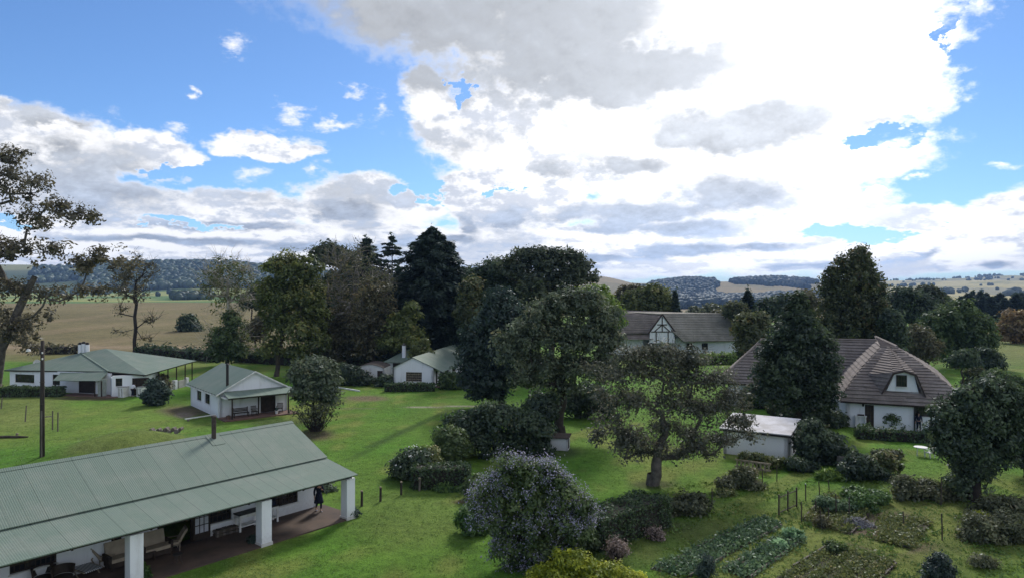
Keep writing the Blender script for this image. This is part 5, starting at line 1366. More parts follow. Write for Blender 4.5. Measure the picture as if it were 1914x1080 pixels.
# ------------------------------------------------------------------ shrubs and hedges
def hg(kind, label, a, b, w, h, leaf, **k): return hedge(kind, label, G(*a), G(*b), w, h, leaf, **k)
hg('hedge', 'low dark clipped hedge along the farmhouse wall', (6,741), (118,740), 1.3, 1.15, 'hedge', dens=90, ls=.13, seed=1)
hg('hedge', 'clipped dark hedge under the wide window of the gabled house', (720,731), (813,730), 1.1, 1.0, 'hedge', dens=90, ls=.13, seed=2)
hg('hedge', 'clipped boxy dark hedge in the middle of the lawn', (772,908), (878,908), 1.6, 1.35, 'hedge', dens=190, ls=.085, seed=3)
hg('hedge', 'long clipped hedge sloping beside the kitchen garden', (1095,1022), (1226,975), 2.0, 1.55, 'hedge', dens=260, ls=.07, seed=4)
hg('hedge', 'bright lime hedge in front of the timbered hall', (1228,682), (1398,676), 2.4, 1.5, 'bright', dens=60, ls=.2, seed=5, jag=.14)
hg('hedge', 'green hedge below the dormer house wall', (1598,817), (1742,826), 1.4, .85, 'hedge', dens=110, ls=.12, seed=6, jag=.12)
hg('hedgerow', 'purplish dark hedgerow behind the farmhouse roof', (78,663), (150,662), 2.2, 1.7, 'brown', dens=24, ls=.3, seed=7, jag=.3)
hg('hedgerow', 'long dark hedgerow between the far lawn and the brown field', (262,664), (410,676), 2.4, 1.7, 'dark', dens=26, ls=.3, seed=8, jag=.3)
hg('hedgerow', 'dark hedgerow running on behind the cottage towards the grove', (450,676), (700,692), 2.2, 1.7, 'dark', dens=26, ls=.28, seed=9, jag=.3)
shrub('young_conifer', 'small dark upright shrub on the lawn by the farmhouse', 75, 291, [(291,722,14,16),(285,738,18,14),(300,738,16,14),(292,750,15,8)], 'bluedark', nclump=130, nleaf=46, ls=.15, cr=.55, gap=.05, seed=1)
shrub('bush', 'reddish leaved bush at the farmhouse veranda', 79.5, 299, [(299,712,16,10),(308,722,12,10)], 'brown', nclump=60, nleaf=40, ls=.15, cr=.5, seed=2)
shrub('rhododendron', 'wide dark rhododendron mass with pale spent flower heads', 52, 930, [(870,800,46,30),(930,785,60,32),(985,800,44,34),(910,830,64,30),(975,830,48,30),(850,825,36,26),(1010,820,22,34)], 'dark', nclump=520, nleaf=46, ls=.13, cr=.55, gap=.1, seed=3, accent=('dry', .12, .07))
shrub('bush', 'upright mid green bush left of the rhododendron', 49, 842, [(842,820,30,22),(838,845,32,24),(855,840,24,26)], 'mid', nclump=200, nleaf=48, ls=.11, cr=.45, gap=.08, seed=4)
shrub('camellia', 'round glossy bush dotted with white blossoms', 46, 772, [(775,862,36,24),(755,875,24,20),(790,880,34,20),(765,890,34,12)], 'dark', nclump=220, nleaf=46, ls=.11, cr=.42, gap=.06, seed=5, accent=('flower', .16, .06))
shrub('bush', 'rusty orange topped bush beside the white blossomed one', 46.5, 803, [(803,855,20,16),(812,872,18,16),(798,875,16,14)], 'weed', nclump=110, nleaf=44, ls=.1, cr=.4, gap=.1, seed=6)
shrub('bush', 'dark shade loving bush between hut and rhododendron', 56, 1000, [(1000,790,34,30),(1020,770,26,34),(1005,820,26,26)], 'dark', nclump=200, nleaf=46, ls=.14, cr=.55, gap=.1, seed=7)
shrub('bush', 'dark thicket behind the oak trunk', 66, 1085, [(1100,745,40,26),(1075,760,34,22),(1130,760,26,22),(1010,755,30,24)], 'dark', nclump=260, nleaf=44, ls=.16, cr=.65, gap=.12, seed=8)
shrub('lily_clump', 'pale leaved plants edging the boxy hedge', 43, 842, [(830,915,18,9),(850,922,18,8),(868,918,14,10)], 'glossy', nclump=90, nleaf=34, ls=.15, cr=.32, gap=.1, seed=9, asp=.3)
shrub('bush', 'green bush between boxy hedge and lilac shrub', 41, 885, [(890,905,20,16),(905,915,20,16),(880,915,14,12)], 'mid', nclump=120, nleaf=44, ls=.1, cr=.38, gap=.1, seed=10)
shrub('lilac_bush', 'tall rounded shrub covered in lilac flowers, nearest on the lawn', 31, 985, [(960,868,34,24),(1000,885,46,30),(945,900,34,28),(1030,900,36,26),(915,930,36,28),(985,930,60,40),(1050,925,40,30),(1085,950,24,30),(920,970,40,34),(980,985,66,44),(1060,980,48,38),(945,1020,40,34),(1010,1030,60,40),(980,1065,50,24),(900,940,26,16),(1090,990,24,26)], 'mid', nclump=900, nleaf=40, ls=.08, cr=.36, gap=.32, seed=11, accent=('purple', .7, .034), stems=20, lump=.42)
shrub('bush', 'dark green growth merging with the lilac shrub on its right', 33, 1080, [(1075,985,34,26),(1060,1015,40,30),(1095,1010,26,24),(1040,1040,40,26)], 'mid', nclump=240, nleaf=44, ls=.085, cr=.36, gap=.2, seed=111, lump=.4)
shrub('hydrangea', 'bush of broad fresh green leaves against the lilac shrub', 34, 880, [(882,965,24,20),(890,985,22,14),(872,980,16,14)], 'glossy', nclump=110, nleaf=30, ls=.12, cr=.3, gap=.05, seed=12, asp=.7)
shrub('golden_conifer', 'low golden green conifer shrub at the bottom edge', 27.0, 1110, [(1065,1045,34,18),(1040,1075,44,24),(1110,1075,50,26),(1160,1085,50,20),(1085,1055,30,18),(1010,1085,36,18),(1145,1065,24,12)], 'lime', nclump=560, nleaf=52, ls=.055, cr=.24, gap=.1, seed=13, up=.8)
shrub('bare_shrub', 'pinkish almost leafless shrub by the long hedge', 31.5, 1152, [(1152,1020,18,16),(1148,1038,14,12),(1162,1030,12,14)], 'pink', nclump=100, nleaf=16, ls=.055, cr=.3, gap=.2, seed=14, stems=34)
shrub('bare_shrub', 'small pinkish twiggy shrub at the end of the long hedge', 34.5, 1222, [(1222,995,16,12),(1232,1003,12,10)], 'pink', nclump=60, nleaf=16, ls=.055, cr=.3, gap=.2, seed=15, stems=26)
shrub('dry_shrub', 'brown tangled shrub between the long hedge and the oak', 38.5, 1285, [(1270,945,30,20),(1300,945,30,22),(1285,965,36,14),(1250,955,20,14)], 'dry', nclump=200, nleaf=34, ls=.09, cr=.38, gap=.25, seed=16, stems=30)
shrub('dry_shrub', 'brown arching shrub by the garden fence', 43.5, 1390, [(1390,890,26,16),(1365,905,26,14),(1405,905,22,14)], 'dry', nclump=160, nleaf=34, ls=.09, cr=.38, gap=.25, seed=17, stems=30)
shrub('yellowing_shrub', 'yellowish low shrub with a fallen stem near the garden fence', 42, 1350, [(1345,932,18,12),(1358,925,16,10)], 'weed', nclump=70, nleaf=34, ls=.08, cr=.34, gap=.2, seed=18)
shrub('agapanthus', 'fresh green tuft of strap leaves before the dark bank', 45.5, 1553, [(1553,888,22,8),(1545,892,18,8),(1565,892,16,7)], 'bright', nclump=90, nleaf=30, ls=.2, cr=.36, gap=.05, seed=19, asp=.16, up=.2)
shrub('bush', 'big dark bush at the corner of the flat roofed shed', 50, 1535, [(1520,830,34,30),(1550,835,34,26),(1535,860,50,22),(1515,800,20,16),(1575,860,26,18)], 'dark', nclump=340, nleaf=44, ls=.12, cr=.5, gap=.15, seed=20)
shrub('bush', 'pale green bush behind the flat roofed shed', 57, 1470, [(1470,755,20,12),(1455,765,20,12),(1485,768,16,10)], 'cypress', nclump=120, nleaf=44, ls=.14, cr=.5, gap=.15, seed=21)
shrub('bush', 'clipped looking dark bush left of the cone shaped tree', 64, 1415, [(1415,735,24,16),(1400,745,20,14),(1430,750,20,14)], 'mid', nclump=130, nleaf=46, ls=.15, cr=.55, gap=.06, seed=22)
shrub('bush', 'dark undergrowth at the foot of the cone shaped tree', 60, 1520, [(1520,775,40,16),(1560,785,24,14),(1490,775,30,14)], 'dark', nclump=190, nleaf=44, ls=.14, cr=.55, gap=.15, seed=23)
shrub('climber_bush', 'leafy bush against the dormer house wall', 61.0, 1680, [(1665,782,16,10),(1690,782,18,10),(1678,792,22,10)], 'mid', nclump=120, nleaf=44, ls=.12, cr=.42, gap=.15, seed=24)
shrub('border_plants', 'mixed pale border plants on the stony bank', 47, 1650, [(1640,865,16,10),(1655,858,16,10),(1668,872,18,8),(1630,880,20,12)], 'weed', nclump=110, nleaf=34, ls=.12, cr=.36, gap=.15, seed=25)
shrub('bush', 'dark low bush on the stony bank', 45.5, 1620, [(1605,868,24,18),(1630,885,24,14),(1590,880,20,14),(1650,893,16,9)], 'dark', nclump=190, nleaf=44, ls=.11, cr=.42, gap=.12, seed=26)
shrub('dry_shrub', 'greyish dry shrub at the edge of the far garden lawn', 51, 1660, [(1650,850,22,9),(1668,850,16,8)], 'dry', nclump=80, nleaf=36, ls=.1, cr=.38, gap=.2, seed=27, stems=20)
shrub('dry_shrub', 'wide brown leafless shrub behind the vegetable plots', 41.5, 1725, [(1690,915,32,24),(1730,920,34,24),(1765,930,32,22),(1710,940,40,16),(1780,945,26,14)], 'dry', nclump=300, nleaf=36, ls=.09, cr=.4, gap=.22, seed=28, stems=60)
shrub('dry_shrub', 'brown rounded shrub with pale sprigs at the right edge', 34.5, 1860, [(1840,985,40,26),(1885,985,44,30),(1860,1010,52,24),(1905,1015,34,26),(1815,1000,20,16)], 'dry', nclump=380, nleaf=38, ls=.08, cr=.36, gap=.18, seed=29, stems=50)
shrub('dry_shrub', 'dull brown shrub at the right edge behind the rounded one', 38.5, 1885, [(1860,945,40,16),(1900,950,40,20),(1830,960,24,14)], 'dry', nclump=240, nleaf=36, ls=.085, cr=.36, gap=.2, seed=30, stems=40)
shrub('yellowing_shrub', 'small bright yellow bush among the brown shrubs', 37, 1830, [(1832,968,16,9),(1820,976,12,7)], 'lime', nclump=60, nleaf=38, ls=.08, cr=.28, gap=.1, seed=31)
shrub('yellowing_shrub', 'yellow green bush in the corner of the vegetable plots', 40, 1640, [(1600,925,22,14),(1630,930,22,12),(1650,930,10,10)], 'glossy', nclump=130, nleaf=36, ls=.1, cr=.34, gap=.12, seed=32)
shrub('lavender', 'grey lavender hedge in the vegetable plot', 36.5, 1615, [(1600,982,22,12),(1622,990,26,12),(1640,998,16,10)], 'lav', nclump=200, nleaf=44, ls=.075, cr=.26, gap=.05, seed=33, asp=.25, up=.7)
shrub('small_conifer', 'small dark upright conifer at the bottom right', 28.5, 1755, [(1755,1048,18,14),(1745,1065,20,14),(1765,1068,20,14),(1755,1085,26,12)], 'bluedark', nclump=170, nleaf=46, ls=.06, cr=.22, gap=.05, seed=34)
shrub('spiky_plant', 'dark spiky plant with dry stalks by the vegetable bed', 28.5, 1320, [(1318,1068,16,12),(1322,1055,8,18)], 'bluedark', nclump=50, nleaf=34, ls=.14, cr=.24, gap=.05, seed=35, asp=.12, up=.1)
shrub('low_bush', 'dark low bush at the lower right corner', 29.5, 1840, [(1835,1048,20,9),(1850,1052,16,7)], 'dry', nclump=60, nleaf=36, ls=.06, cr=.24, seed=36)
shrub('pumpkin_plant', 'sprawling pale leafed plant in the lower vegetable plot', 31.5, 1560, [(1558,1022,12,8),(1572,1028,10,6)], 'mid', nclump=40, nleaf=34, ls=.08, cr=.24, seed=37)
shrub('bush', 'dark bush round the end of the gabled house porch', 87, 848, [(842,710,16,14),(830,718,10,8),(856,716,14,12)], 'mid', nclump=90, nleaf=44, ls=.19, cr=.6, gap=.08, seed=38)
shrub('bush', 'dark bushes hiding the side of the pale shed', 88, 658, [(650,695,18,16),(665,705,24,13),(680,712,18,9),(640,708,16,12)], 'dark', nclump=150, nleaf=44, ls=.19, cr=.7, gap=.08, seed=39)
shrub('bush', 'low dark bush between the pale shed and the gabled house', 89, 722, [(722,710,14,9),(712,716,12,7)], 'dark', nclump=60, nleaf=44, ls=.19, cr=.6, gap=.08, seed=40)
shrub('veranda_plant', 'dark potted looking plant at the foot of the end pillar', 37.2, 663, [(660,960,11,7),(655,956,7,9)], 'bluedark', nclump=40, nleaf=30, ls=.12, cr=.22, seed=41, asp=.25)
shrub('veranda_plant', 'dark low plant at the left foot of the middle pillar', 33.6, 474, [(474,1010,10,6)], 'bluedark', nclump=26, nleaf=30, ls=.1, cr=.22, seed=42, asp=.3)
shrub('veranda_plant', 'yellow green leafy plant beside the nearest pillar', 29.6, 260, [(258,1068,12,8),(266,1074,10,8)], 'glossy', nclump=40, nleaf=26, ls=.12, cr=.24, seed=43)
shrub('bush', 'dark bush behind the end wall of the long house', 43, 612, [(611,925,13,22),(608,945,12,14)], 'dark', nclump=90, nleaf=44, ls=.1, cr=.4, gap=.06, seed=44)
shrub('border_plants', 'weedy growth along the foot of the flat roofed shed', 46.5, 1420, [(1400,855,30,7),(1440,862,30,7),(1475,868,26,9)], 'weed', nclump=120, nleaf=34, ls=.09, cr=.32, gap=.2, seed=45)
shrub('bush', 'dark weeds right of the flat roofed shed corner', 46.5, 1492, [(1490,868,20,10),(1510,874,20,8)], 'dark', nclump=90, nleaf=40, ls=.1, cr=.36, gap=.15, seed=46)
shrub('bush', 'bright shrubs along the far right lawn edge', 66, 1885, [(1880,712,34,9),(1905,725,30,12),(1860,700,20,8)], 'mid', nclump=140, nleaf=42, ls=.16, cr=.6, gap=.15, seed=47)
shrub('bush', 'loose pale shrub beside the small flat topped tree', 80, 1822, [(1822,700,16,14),(1835,710,16,10),(1815,715,14,8)], 'cypress', nclump=90, nleaf=40, ls=.18, cr=.6, gap=.2, seed=48)

# tufts of grass on the near lawn: too many to count
def grass():
    rng = np.random.default_rng(31)
    n = 90000
    px = rng.uniform(-60, 1980, n); Y = 26 + 62 * rng.random(n) ** 1.35
    x = (px - CX) / F * Y; q = np.stack([x, Y, 0 * x], 1)
    keep = n3(q, .5, 2) + rng.normal(size=n) * .6 > -.1
    p = fg.o; ex = np.array(fg.ex[:2]); ey = np.array(fg.ey[:2])
    def inside(fr, x0, x1, y0, y1):
        d = q[:, :2] - np.array(fr.o[:2]); lx = d @ np.array(fr.ex[:2]); ly = d @ np.array(fr.ey[:2])
        return (lx > x0) & (lx < x1) & (ly > y0) & (ly < y1)
    for a in ((fg, -30, .4, .1, 9.6), (fb, -.4, 7.3, -2.4, 10.6), (fa, -20, 8, -3, 14), (fe, -12, 10.6, -.2, 18), (ff, -w_ - .2, .2, -.2, 4), (fh, -2, .3, -.2, 1.4)): keep &= ~inside(a[0], *a[1:])
    x, Y, q = x[keep], Y[keep], q[keep]; n = len(x)
    mc = G(185, 868); z = 1.6 * np.exp(-(((x - mc.x) / 4.5) ** 2 + ((Y - mc.y - 4) / 4.2) ** 2)) + n3(q, 1 / 6.) * .035 * np.clip((np.hypot(x, Y) - 20) / 20, 0, 1)
    k = 3; ii = np.repeat(np.arange(n), k)
    c = np.stack([x, Y, z], 1)[ii] + rng.normal(size=(n * k, 3)) * np.array([.05, .05, 0]); h = (.022 + .035 * rng.random(n * k)) * (1 + 1.6 * ((px[keep] > 1240) & (Y < 45))[ii] * np.clip(n3(q, .9, 6)[ii] + .5, 0, 1))
    c[:, 2] += h * .55
    a = rng.uniform(0, 6.28, n * k); nr = np.stack([np.cos(a), np.sin(a), 1.1 * np.ones(n * k)], 1)
    up = np.stack([rng.normal(size=n * k) * .5, rng.normal(size=n * k) * .5, np.ones(n * k)], 1)
    tint = np.clip(.4 + n3(q, .35, 1)[ii] * .3 + rng.normal(size=n * k) * .15, 0, 1)
    me = leaf_mesh('grass', c, unit(nr), h, tint, .35, rng, up)
    o = link('grass', me, leafmat('grass blades', (.045, .085, .011), (.085, .135, .02), (.14, .135, .045), .25)); o['kind'] = 'stuff'; o['label'] = 'short tufts of green and straw coloured lawn grass'
grass()

for i, (px, bl, D, lf, lab) in enumerate((
  (600, [(575,560,34,40),(610,545,34,34),(640,570,34,44),(600,610,44,40)], 128, 'dark', 'dark green tree filling the belt behind the yellowish tree'),
  (655, [(650,540,32,44),(680,580,34,44),(640,610,36,40),(700,630,34,34)], 134, 'eucdark', 'dark tree mass behind the bare grey trees'),
  (735, [(720,560,30,40),(745,590,30,40),(700,600,30,40),(730,640,36,30)], 130, 'dark', 'dark tree between the grove and the great cedar'),
  (868, [(868,535,22,30),(875,580,26,40),(862,620,26,34),(880,640,24,30)], 122, 'dark', 'dark tree just right of the great cedar'),
  (965, [(960,540,34,34),(990,570,34,40),(950,600,36,40)], 116, 'dark', 'dark tree under the high gum, behind the weeping tree'))):
    tree('dark_tree', lab, D, px, bl, lf, 'darkbark', nclump=300, nleaf=38, ls=D * .0027, cr=D * .0105, tr=.35, gap=.2, seed=150 + i)
# ------------------------------------------------------------------ garden beds, fences, furniture, people
def quadloc(pts): return [G(*p) for p in pts]
def bed(label, pts, leaf, nplant, seed, edge=True, ls=.09, hgt=.16, tint=None, em='greywood'):
    w = [Vector(p) for p in quadloc(pts)]; c = sum(w, Vector()) / len(w)
    root = empty('vegetable_bed', (c.x, c.y, 0), 0, label, 'vegetable bed')
    lp = [p - c for p in w]
    lp = [Vector((p.x, p.y, 0)) for p in lp]
    m = MB(); top = [p * .97 + Vector((0, 0, .07)) for p in lp]
    m.poly(top)
    for i in range(len(lp)):
        j = (i + 1) % len(lp); m.poly([lp[i], lp[j], top[j], top[i]])
    m.build('soil', M['soil'], root)
    rng = np.random.default_rng(seed)
    a, b, d, e = [np.array(p) for p in (lp[0], lp[1], lp[2], lp[-1])]
    rows = 4; cs = []
    for r in range(rows):
        for i in range(nplant):
            u = (i + .5 + rng.normal() * .2) / nplant; v = (r + .5 + rng.normal() * .12) / rows
            p = (lp[0] * (1 - u) + lp[1] * u) * (1 - v) + (lp[-1] * (1 - u) + lp[2] * u) * v
            if n3(np.array([[p.x + c.x, p.y + c.y, 0]]), .8, seed)[0] > -.8: cs.append((p.x, p.y, .08 + hgt * .3))
    cs = np.array(cs); k = 26; ii = np.repeat(np.arange(len(cs)), k)
    p = cs[ii] + rng.normal(size=(len(ii), 3)) * np.array([.16, .16, hgt * .5]); p[:, 2] = np.abs(p[:, 2] - .07) + .07
    ct = .45 + rng.normal(size=len(cs)) * .2
    me = leaf_mesh('foliage', p, unit(rng.normal(size=(len(ii), 3)) * .7 + np.array([0, 0, .8])), ls * (.6 + .8 * rng.random(len(ii))), ct[ii] + rng.normal(size=len(ii)) * .15, .5, rng)
    o = link('foliage', me, L[leaf], root); o['kind'] = 'stuff'
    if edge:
        for i in ((0, 1), (2, 3)) if em == 'greywood' else ((0, 1), (1, 2), (2, 3)):  # dark wood boards stand in for the shadow lines of turf edges
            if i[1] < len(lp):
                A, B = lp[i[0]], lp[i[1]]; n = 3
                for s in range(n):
                    if rng.random() < .75: MB().bar(A.lerp(B, (s + .06) / n) + Vector((0, 0, .05)), A.lerp(B, (s + .94) / n) + Vector((0, 0, .05)), .08, .16).build('edging_board_or_shade', M[em], root)
    return root
bed('long vegetable bed of low dark greens beside the mown strip', [(1213,1064), (1428,968), (1464,981), (1285,1080)], 'veg', 44, 1)
bed('narrow vegetable bed with pale cabbages at its far end', [(1351,1066), (1446,1010), (1506,1006), (1400,1082)], 'veg', 30, 2)
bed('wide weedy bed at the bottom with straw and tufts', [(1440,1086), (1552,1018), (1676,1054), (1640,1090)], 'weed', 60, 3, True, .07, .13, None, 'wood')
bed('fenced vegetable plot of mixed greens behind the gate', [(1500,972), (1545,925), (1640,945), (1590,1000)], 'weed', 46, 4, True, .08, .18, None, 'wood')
bed('bare brown plot with green rows beyond the lavender', [(1640,1010), (1650,965), (1745,975), (1700,1025)], 'weed', 44, 5, False, .08, .13)
for i, (px, py, s) in enumerate(((1478,1004,15),(1492,1006,11),(1458,1026,9))):
    shrub('cabbage_plant', ['large pale broad leafed plant, biggest in the narrow bed', 'pale broad leafed plant right of the biggest one in the narrow bed', 'pale drooping leafed plant low in the narrow bed'][i], H*F/(py+6-CY), px, [(px,py-4,s,s*.6)], 'banana', nclump=14, nleaf=10, ls=.26, cr=.22, seed=90+i, asp=.35, up=.2)
fr_ = shrub('blue_border', 'bluish green low plants along the plot fence', 38, 1545, [(1540,938,18,8),(1560,945,22,8),(1580,952,22,8)], 'veg', nclump=110, nleaf=34, ls=.07, cr=.3, seed=95)
shrub('border_plants', 'mixed green plants filling the back of the fenced plot', 39, 1610, [(1590,945,26,10),(1620,955,26,10),(1610,935,24,10)], 'glossy', nclump=130, nleaf=34, ls=.08, cr=.34, seed=96)
shrub('bean_plant', 'brownish bean plants climbing by the fence stakes', 35.5, 1540, [(1538,975,12,12)], 'brown', nclump=40, nleaf=26, ls=.06, cr=.26, seed=97, stems=16)
# garden fence posts
fposts = [(1331,945,913),(1425,906,876),(1452,899,871),(1506,936,904),(1498,976,938),(1525,962,935),(1534,986,953),(1549,978,950),(1563,964,923),(1587,968,930),(1761,1008,960),(1532,928,900),(1550,915,898),(1759,945,893),(1689,984,956)]
pl = ['at the hedge end below the elbowed oak branch','left of the two near the shed weeds','right of the two near the shed weeds','pale topped, at the right end of the garden gate','leaning, left corner of the fenced plot','behind the bluish border plants','thick, with bean plants beside it','thin, right of the bean plants','slender, among the plot greens','rusty, rightmost in the plot greens','tall, alone beyond the bare plot','leaning, tallest behind the gate path','leaning right, before the strap leaf tuft','rising from the wide brown shrub','short stake between lavender and bare plot']
for (px, pb, pt), l in zip(fposts, pl):
    g = G(px, pb); h = zz(pt, g.y); r = empty('fence_post', (g.x, g.y, 0), rnd.random(), 'thin dark garden stake, ' + l, 'post', 'stakes around the vegetable plots')
    lx = rnd.uniform(-.12, .12) if 'lean' in l else rnd.uniform(-.03, .03)
    MB().tube([(0, 0, -.15), (lx * .5, 0, h * .5), (lx, .02, h)], [.035, .033, .03], 6).build('stake', M['steel'], r)
    MB().lathe([(.03, -.02), (.036, 0), (.02, .03)], (lx, .02, h), 6).build('cap', M['trimw'] if 'pale' in l else M['steel'], r)
# picket gate in the garden
ga, gb_ = G(1456, 962), G(1489, 947); d = gb_ - ga; rg = empty('garden_gate', (ga.x, ga.y, 0), math.atan2(d.y, d.x), 'rusty open garden gate of thin vertical bars', 'gate')
ln = d.length
for x in (0, ln * .5, ln): MB().box(x - .035, x + .035, -.035, .035, -.05, 1.15).build('gate_post', M['steel'], rg)
f_ = MB().box(.04, ln * .5 - .04, -.015, .015, .12, .16).box(.04, ln * .5 - .04, -.015, .015, .95, .99).box(ln * .5 + .04, ln - .04, -.015, .015, .12, .16).box(ln * .5 + .04, ln - .04, -.015, .015, .95, .99)
for i in range(1, 14):
    x = ln * i / 14
    if abs(x - ln / 2) > .06: f_.box(x - .012, x + .012, -.028, -.016, .05, 1.08)
f_.build('bars', M['steel'], rg)
# ladder lying along the shed weeds
la, lb = P(1374, 853, 48), P(1441, 869, 46.6); la.z = .42; lb.z = .3; d = lb - la; rl = empty('ladder', (la.x, la.y, la.z), math.atan2(d.y, d.x), 'pale wooden ladder lying on its side by the flat roofed shed', 'ladder')
ln = d.length
MB().box(0, ln, -.03, .03, .25, .36).build('rail', M['lightwood'], rl); MB().box(0, ln, -.03, .03, -.2, -.09).build('rail', M['lightwood'], rl)
for i in range(9): MB().box(.15 + i * (ln - .3) / 8 - .05, .15 + i * (ln - .3) / 8 + .05, -.02, .02, -.09, .25).build('rung', M['lightwood'], rl)
for x in (.4, ln - .4): MB().box(x - .05, x + .05, .04, .12, -.42 if x < 1 else -.3, .3).build('prop', M['greywood'], rl)
# stone edging wall on the bank
wa, wb = G(1566, 872), G(1616, 882)
rw_ = empty('stone_wall', (wa.x, wa.y, 0), math.atan2((wb - wa).y, (wb - wa).x), 'low grey dry stone wall on the dark bank', 'wall')
m_ = MB(); ln = (wb - wa).length; rr = random.Random(3)
for lay in range(4):
    x = 0
    while x < ln:
        w = rr.uniform(.25, .5); m_.box(x + .008, x + w - .008, -.18 + rr.uniform(-.04, .02), .18, lay * .2 + .005, lay * .2 + .195); x += w
m_.build('masonry', M['stone'], rw_)
# utility pole with fittings
pb = G(79, 861); ph = zz(636, pb.y)
rp = empty('utility_pole', (pb.x, pb.y, 0), 0, 'tall dark wooden utility pole behind the long house roof', 'utility pole')
MB().tube([(0, 0, -.3), (.0, 0, ph * .5), (.02, 0, ph)], [.17, .15, .12], 12).build('pole', M['polewood'], rp, True)
MB().tube([(-.02, -.02, ph - 1.0), (-.25, -.05, ph - .55), (-.7, -.08, ph - .5), (-.95, -.1, ph - .62)], .03, 6).build('arm', M['black'], rp)
MB().lathe([(.05, 0), (.13, -.08), (.16, -.2), (.03, -.22)], (-.95, -.1, ph - .6), 10).build('lamp', M['trimw'], rp)
for dz in (.9, 1.35): MB().lathe([(.03, -.07), (.06, -.05), (.04, 0), (.06, .05), (.03, .07)], (.1, -.14, ph - dz), 8).build('insulator', M['trimw'], rp)
MB().box(.02, .1, -.2, -.13, .3, ph * .42).build('conduit', M['greywood'], rp)
for z in (2.6, 4.2, 5.8): MB().lathe([(.165, 0), (.17, .02), (.165, .05)], (0, 0, z), 12).build('band', M['steel'], rp)
# lawn posts by the veranda
plb = ['nearest the end pillar','second from the end pillar','third from the end pillar','grey one by the white blossomed bush']
p0 = None
for (px, b_, t_), l in zip(((676,945,916),(711,936,909),(750,924,899),(784,916,892)), plb):
    g = G(px, b_); h = zz(t_, g.y)
    r = empty('bollard', (g.x, g.y, 0), 0, 'short dark round lawn post, ' + l, 'post', 'posts in a row across the lawn')
    MB().tube([(0, 0, -.1), (.02 * rnd.uniform(-1, 1), 0, h - .06)], [.075, .07], 9).build('shaft', M['polewood'] if px < 780 else M['greywood'], r)
    MB().lathe([(.074, 0), (.076, .05), (.05, .08)], (0, 0, h - .07), 9).build('cap', M['lightwood'], r)
# paddock posts at the left
for (px, b_, t_), l in zip(((47,788,757),(98,803,767),(108,806,770),(2,763,742)), ('leaning thin post left of the utility pole','post joined by a pale rail to the utility pole','rightmost paddock post by the utility pole','thin post at the left edge of the lawn')):
    g = G(px, b_); h = zz(t_, g.y); r = empty('fence_post', (g.x, g.y, 0), 0, l, 'post', 'paddock fence posts')
    MB().tube([(0, 0, -.1), (.12 if px < 50 else .02, 0, h)], [.06, .05], 7).build('shaft', M['greywood'], r)
    if px == 98: MB().bar((0, -.07, h * .72), (-.95, -.1, h * .66), .05, .09).build('rail', M['lightwood'], r)
# fallen timber and litter at the left
g = G(22, 818); r = empty('fallen_trunk', (g.x, g.y, 0), R(4), 'dark rotten log lying in the grass at the left edge', 'log')
MB().tube([(-1.9, 0, .08), (-.5, .05, .11), (.6, 0, .1), (1.3, .08, .07)], [.1, .12, .1, .05], 9).build('log', M['bark'], r); MB().lathe([(.1, 0), (.12, .12), (.05, .2)], (.5, -.1, .25), 8).build('stub', M['lightwood'], r)
g = G(308, 824); _m = G(185, 868); r = empty('log_pile', (g.x, g.y, 1.6 * math.exp(-(((g.x - _m.x) / 4.5) ** 2 + ((g.y - _m.y - 4) / 4.2) ** 2)) - .03), R(14), 'low heap of grey stones and logs behind the long roof ridge', 'pile')
for i in range(10): MB().tube([(-1.3 + i * .28, -.3, .14 + .18 * (i % 2)), (-1.25 + i * .28, .35, .13 + .18 * (i % 2))], .14 + .03 * (i % 3), 8).build('log', M['greywood' if i % 2 else 'stone'], r)
a, b_ = G(346, 787), G(405, 778); d = b_ - a
r = empty('white_pipe', (a.x, a.y, .18), math.atan2(d.y, d.x), 'long white gutter pipe lying on the grass by the cottage corner', 'pipe')
MB().box(0, d.length, -.07, .07, 0, .09).build('channel', M['trimw'], r)
for x in (.3, d.length - .3): MB().box(x - .08, x + .08, -.1, .1, -.18, -.002).build('support', M['stone'], r)
a, b_ = G(625, 723), G(672, 731); d = b_ - a
r = empty('white_kerb', (a.x, a.y, 0), math.atan2(d.y, d.x), 'thin white kerb strip on the lawn before the pale shed', 'kerb'); MB().box(0, d.length, -.09, .09, -.02, .14).build('kerb', M['trimw'], r)
# water tubs by the farmhouse
for (px, b_, w, h, l) in ((230.5,741,.38,1.15,'tall white square tub left of the stooping person'),(265,740,.34,1.1,'white square tub right of the stooping person')):
    g = G(px, b_); r = empty('water_tub', (g.x, g.y, 0), R(-12), l, 'tub', 'white tubs at the farmhouse')
    m = MB(); m.box(-w, w, -.45, .45, .0, h); m.build('body', M['trimw'], r)
    MB().box(-w - .03, w + .03, -.48, .48, h + .002, h + .07).build('rim', M['concrete'], r)
    for k in (-1, 1): MB().box(k * w * .5 - .05, k * w * .5 + .05, -.5, -.452, .1, h - .1).build('brace', M['concrete'], r)
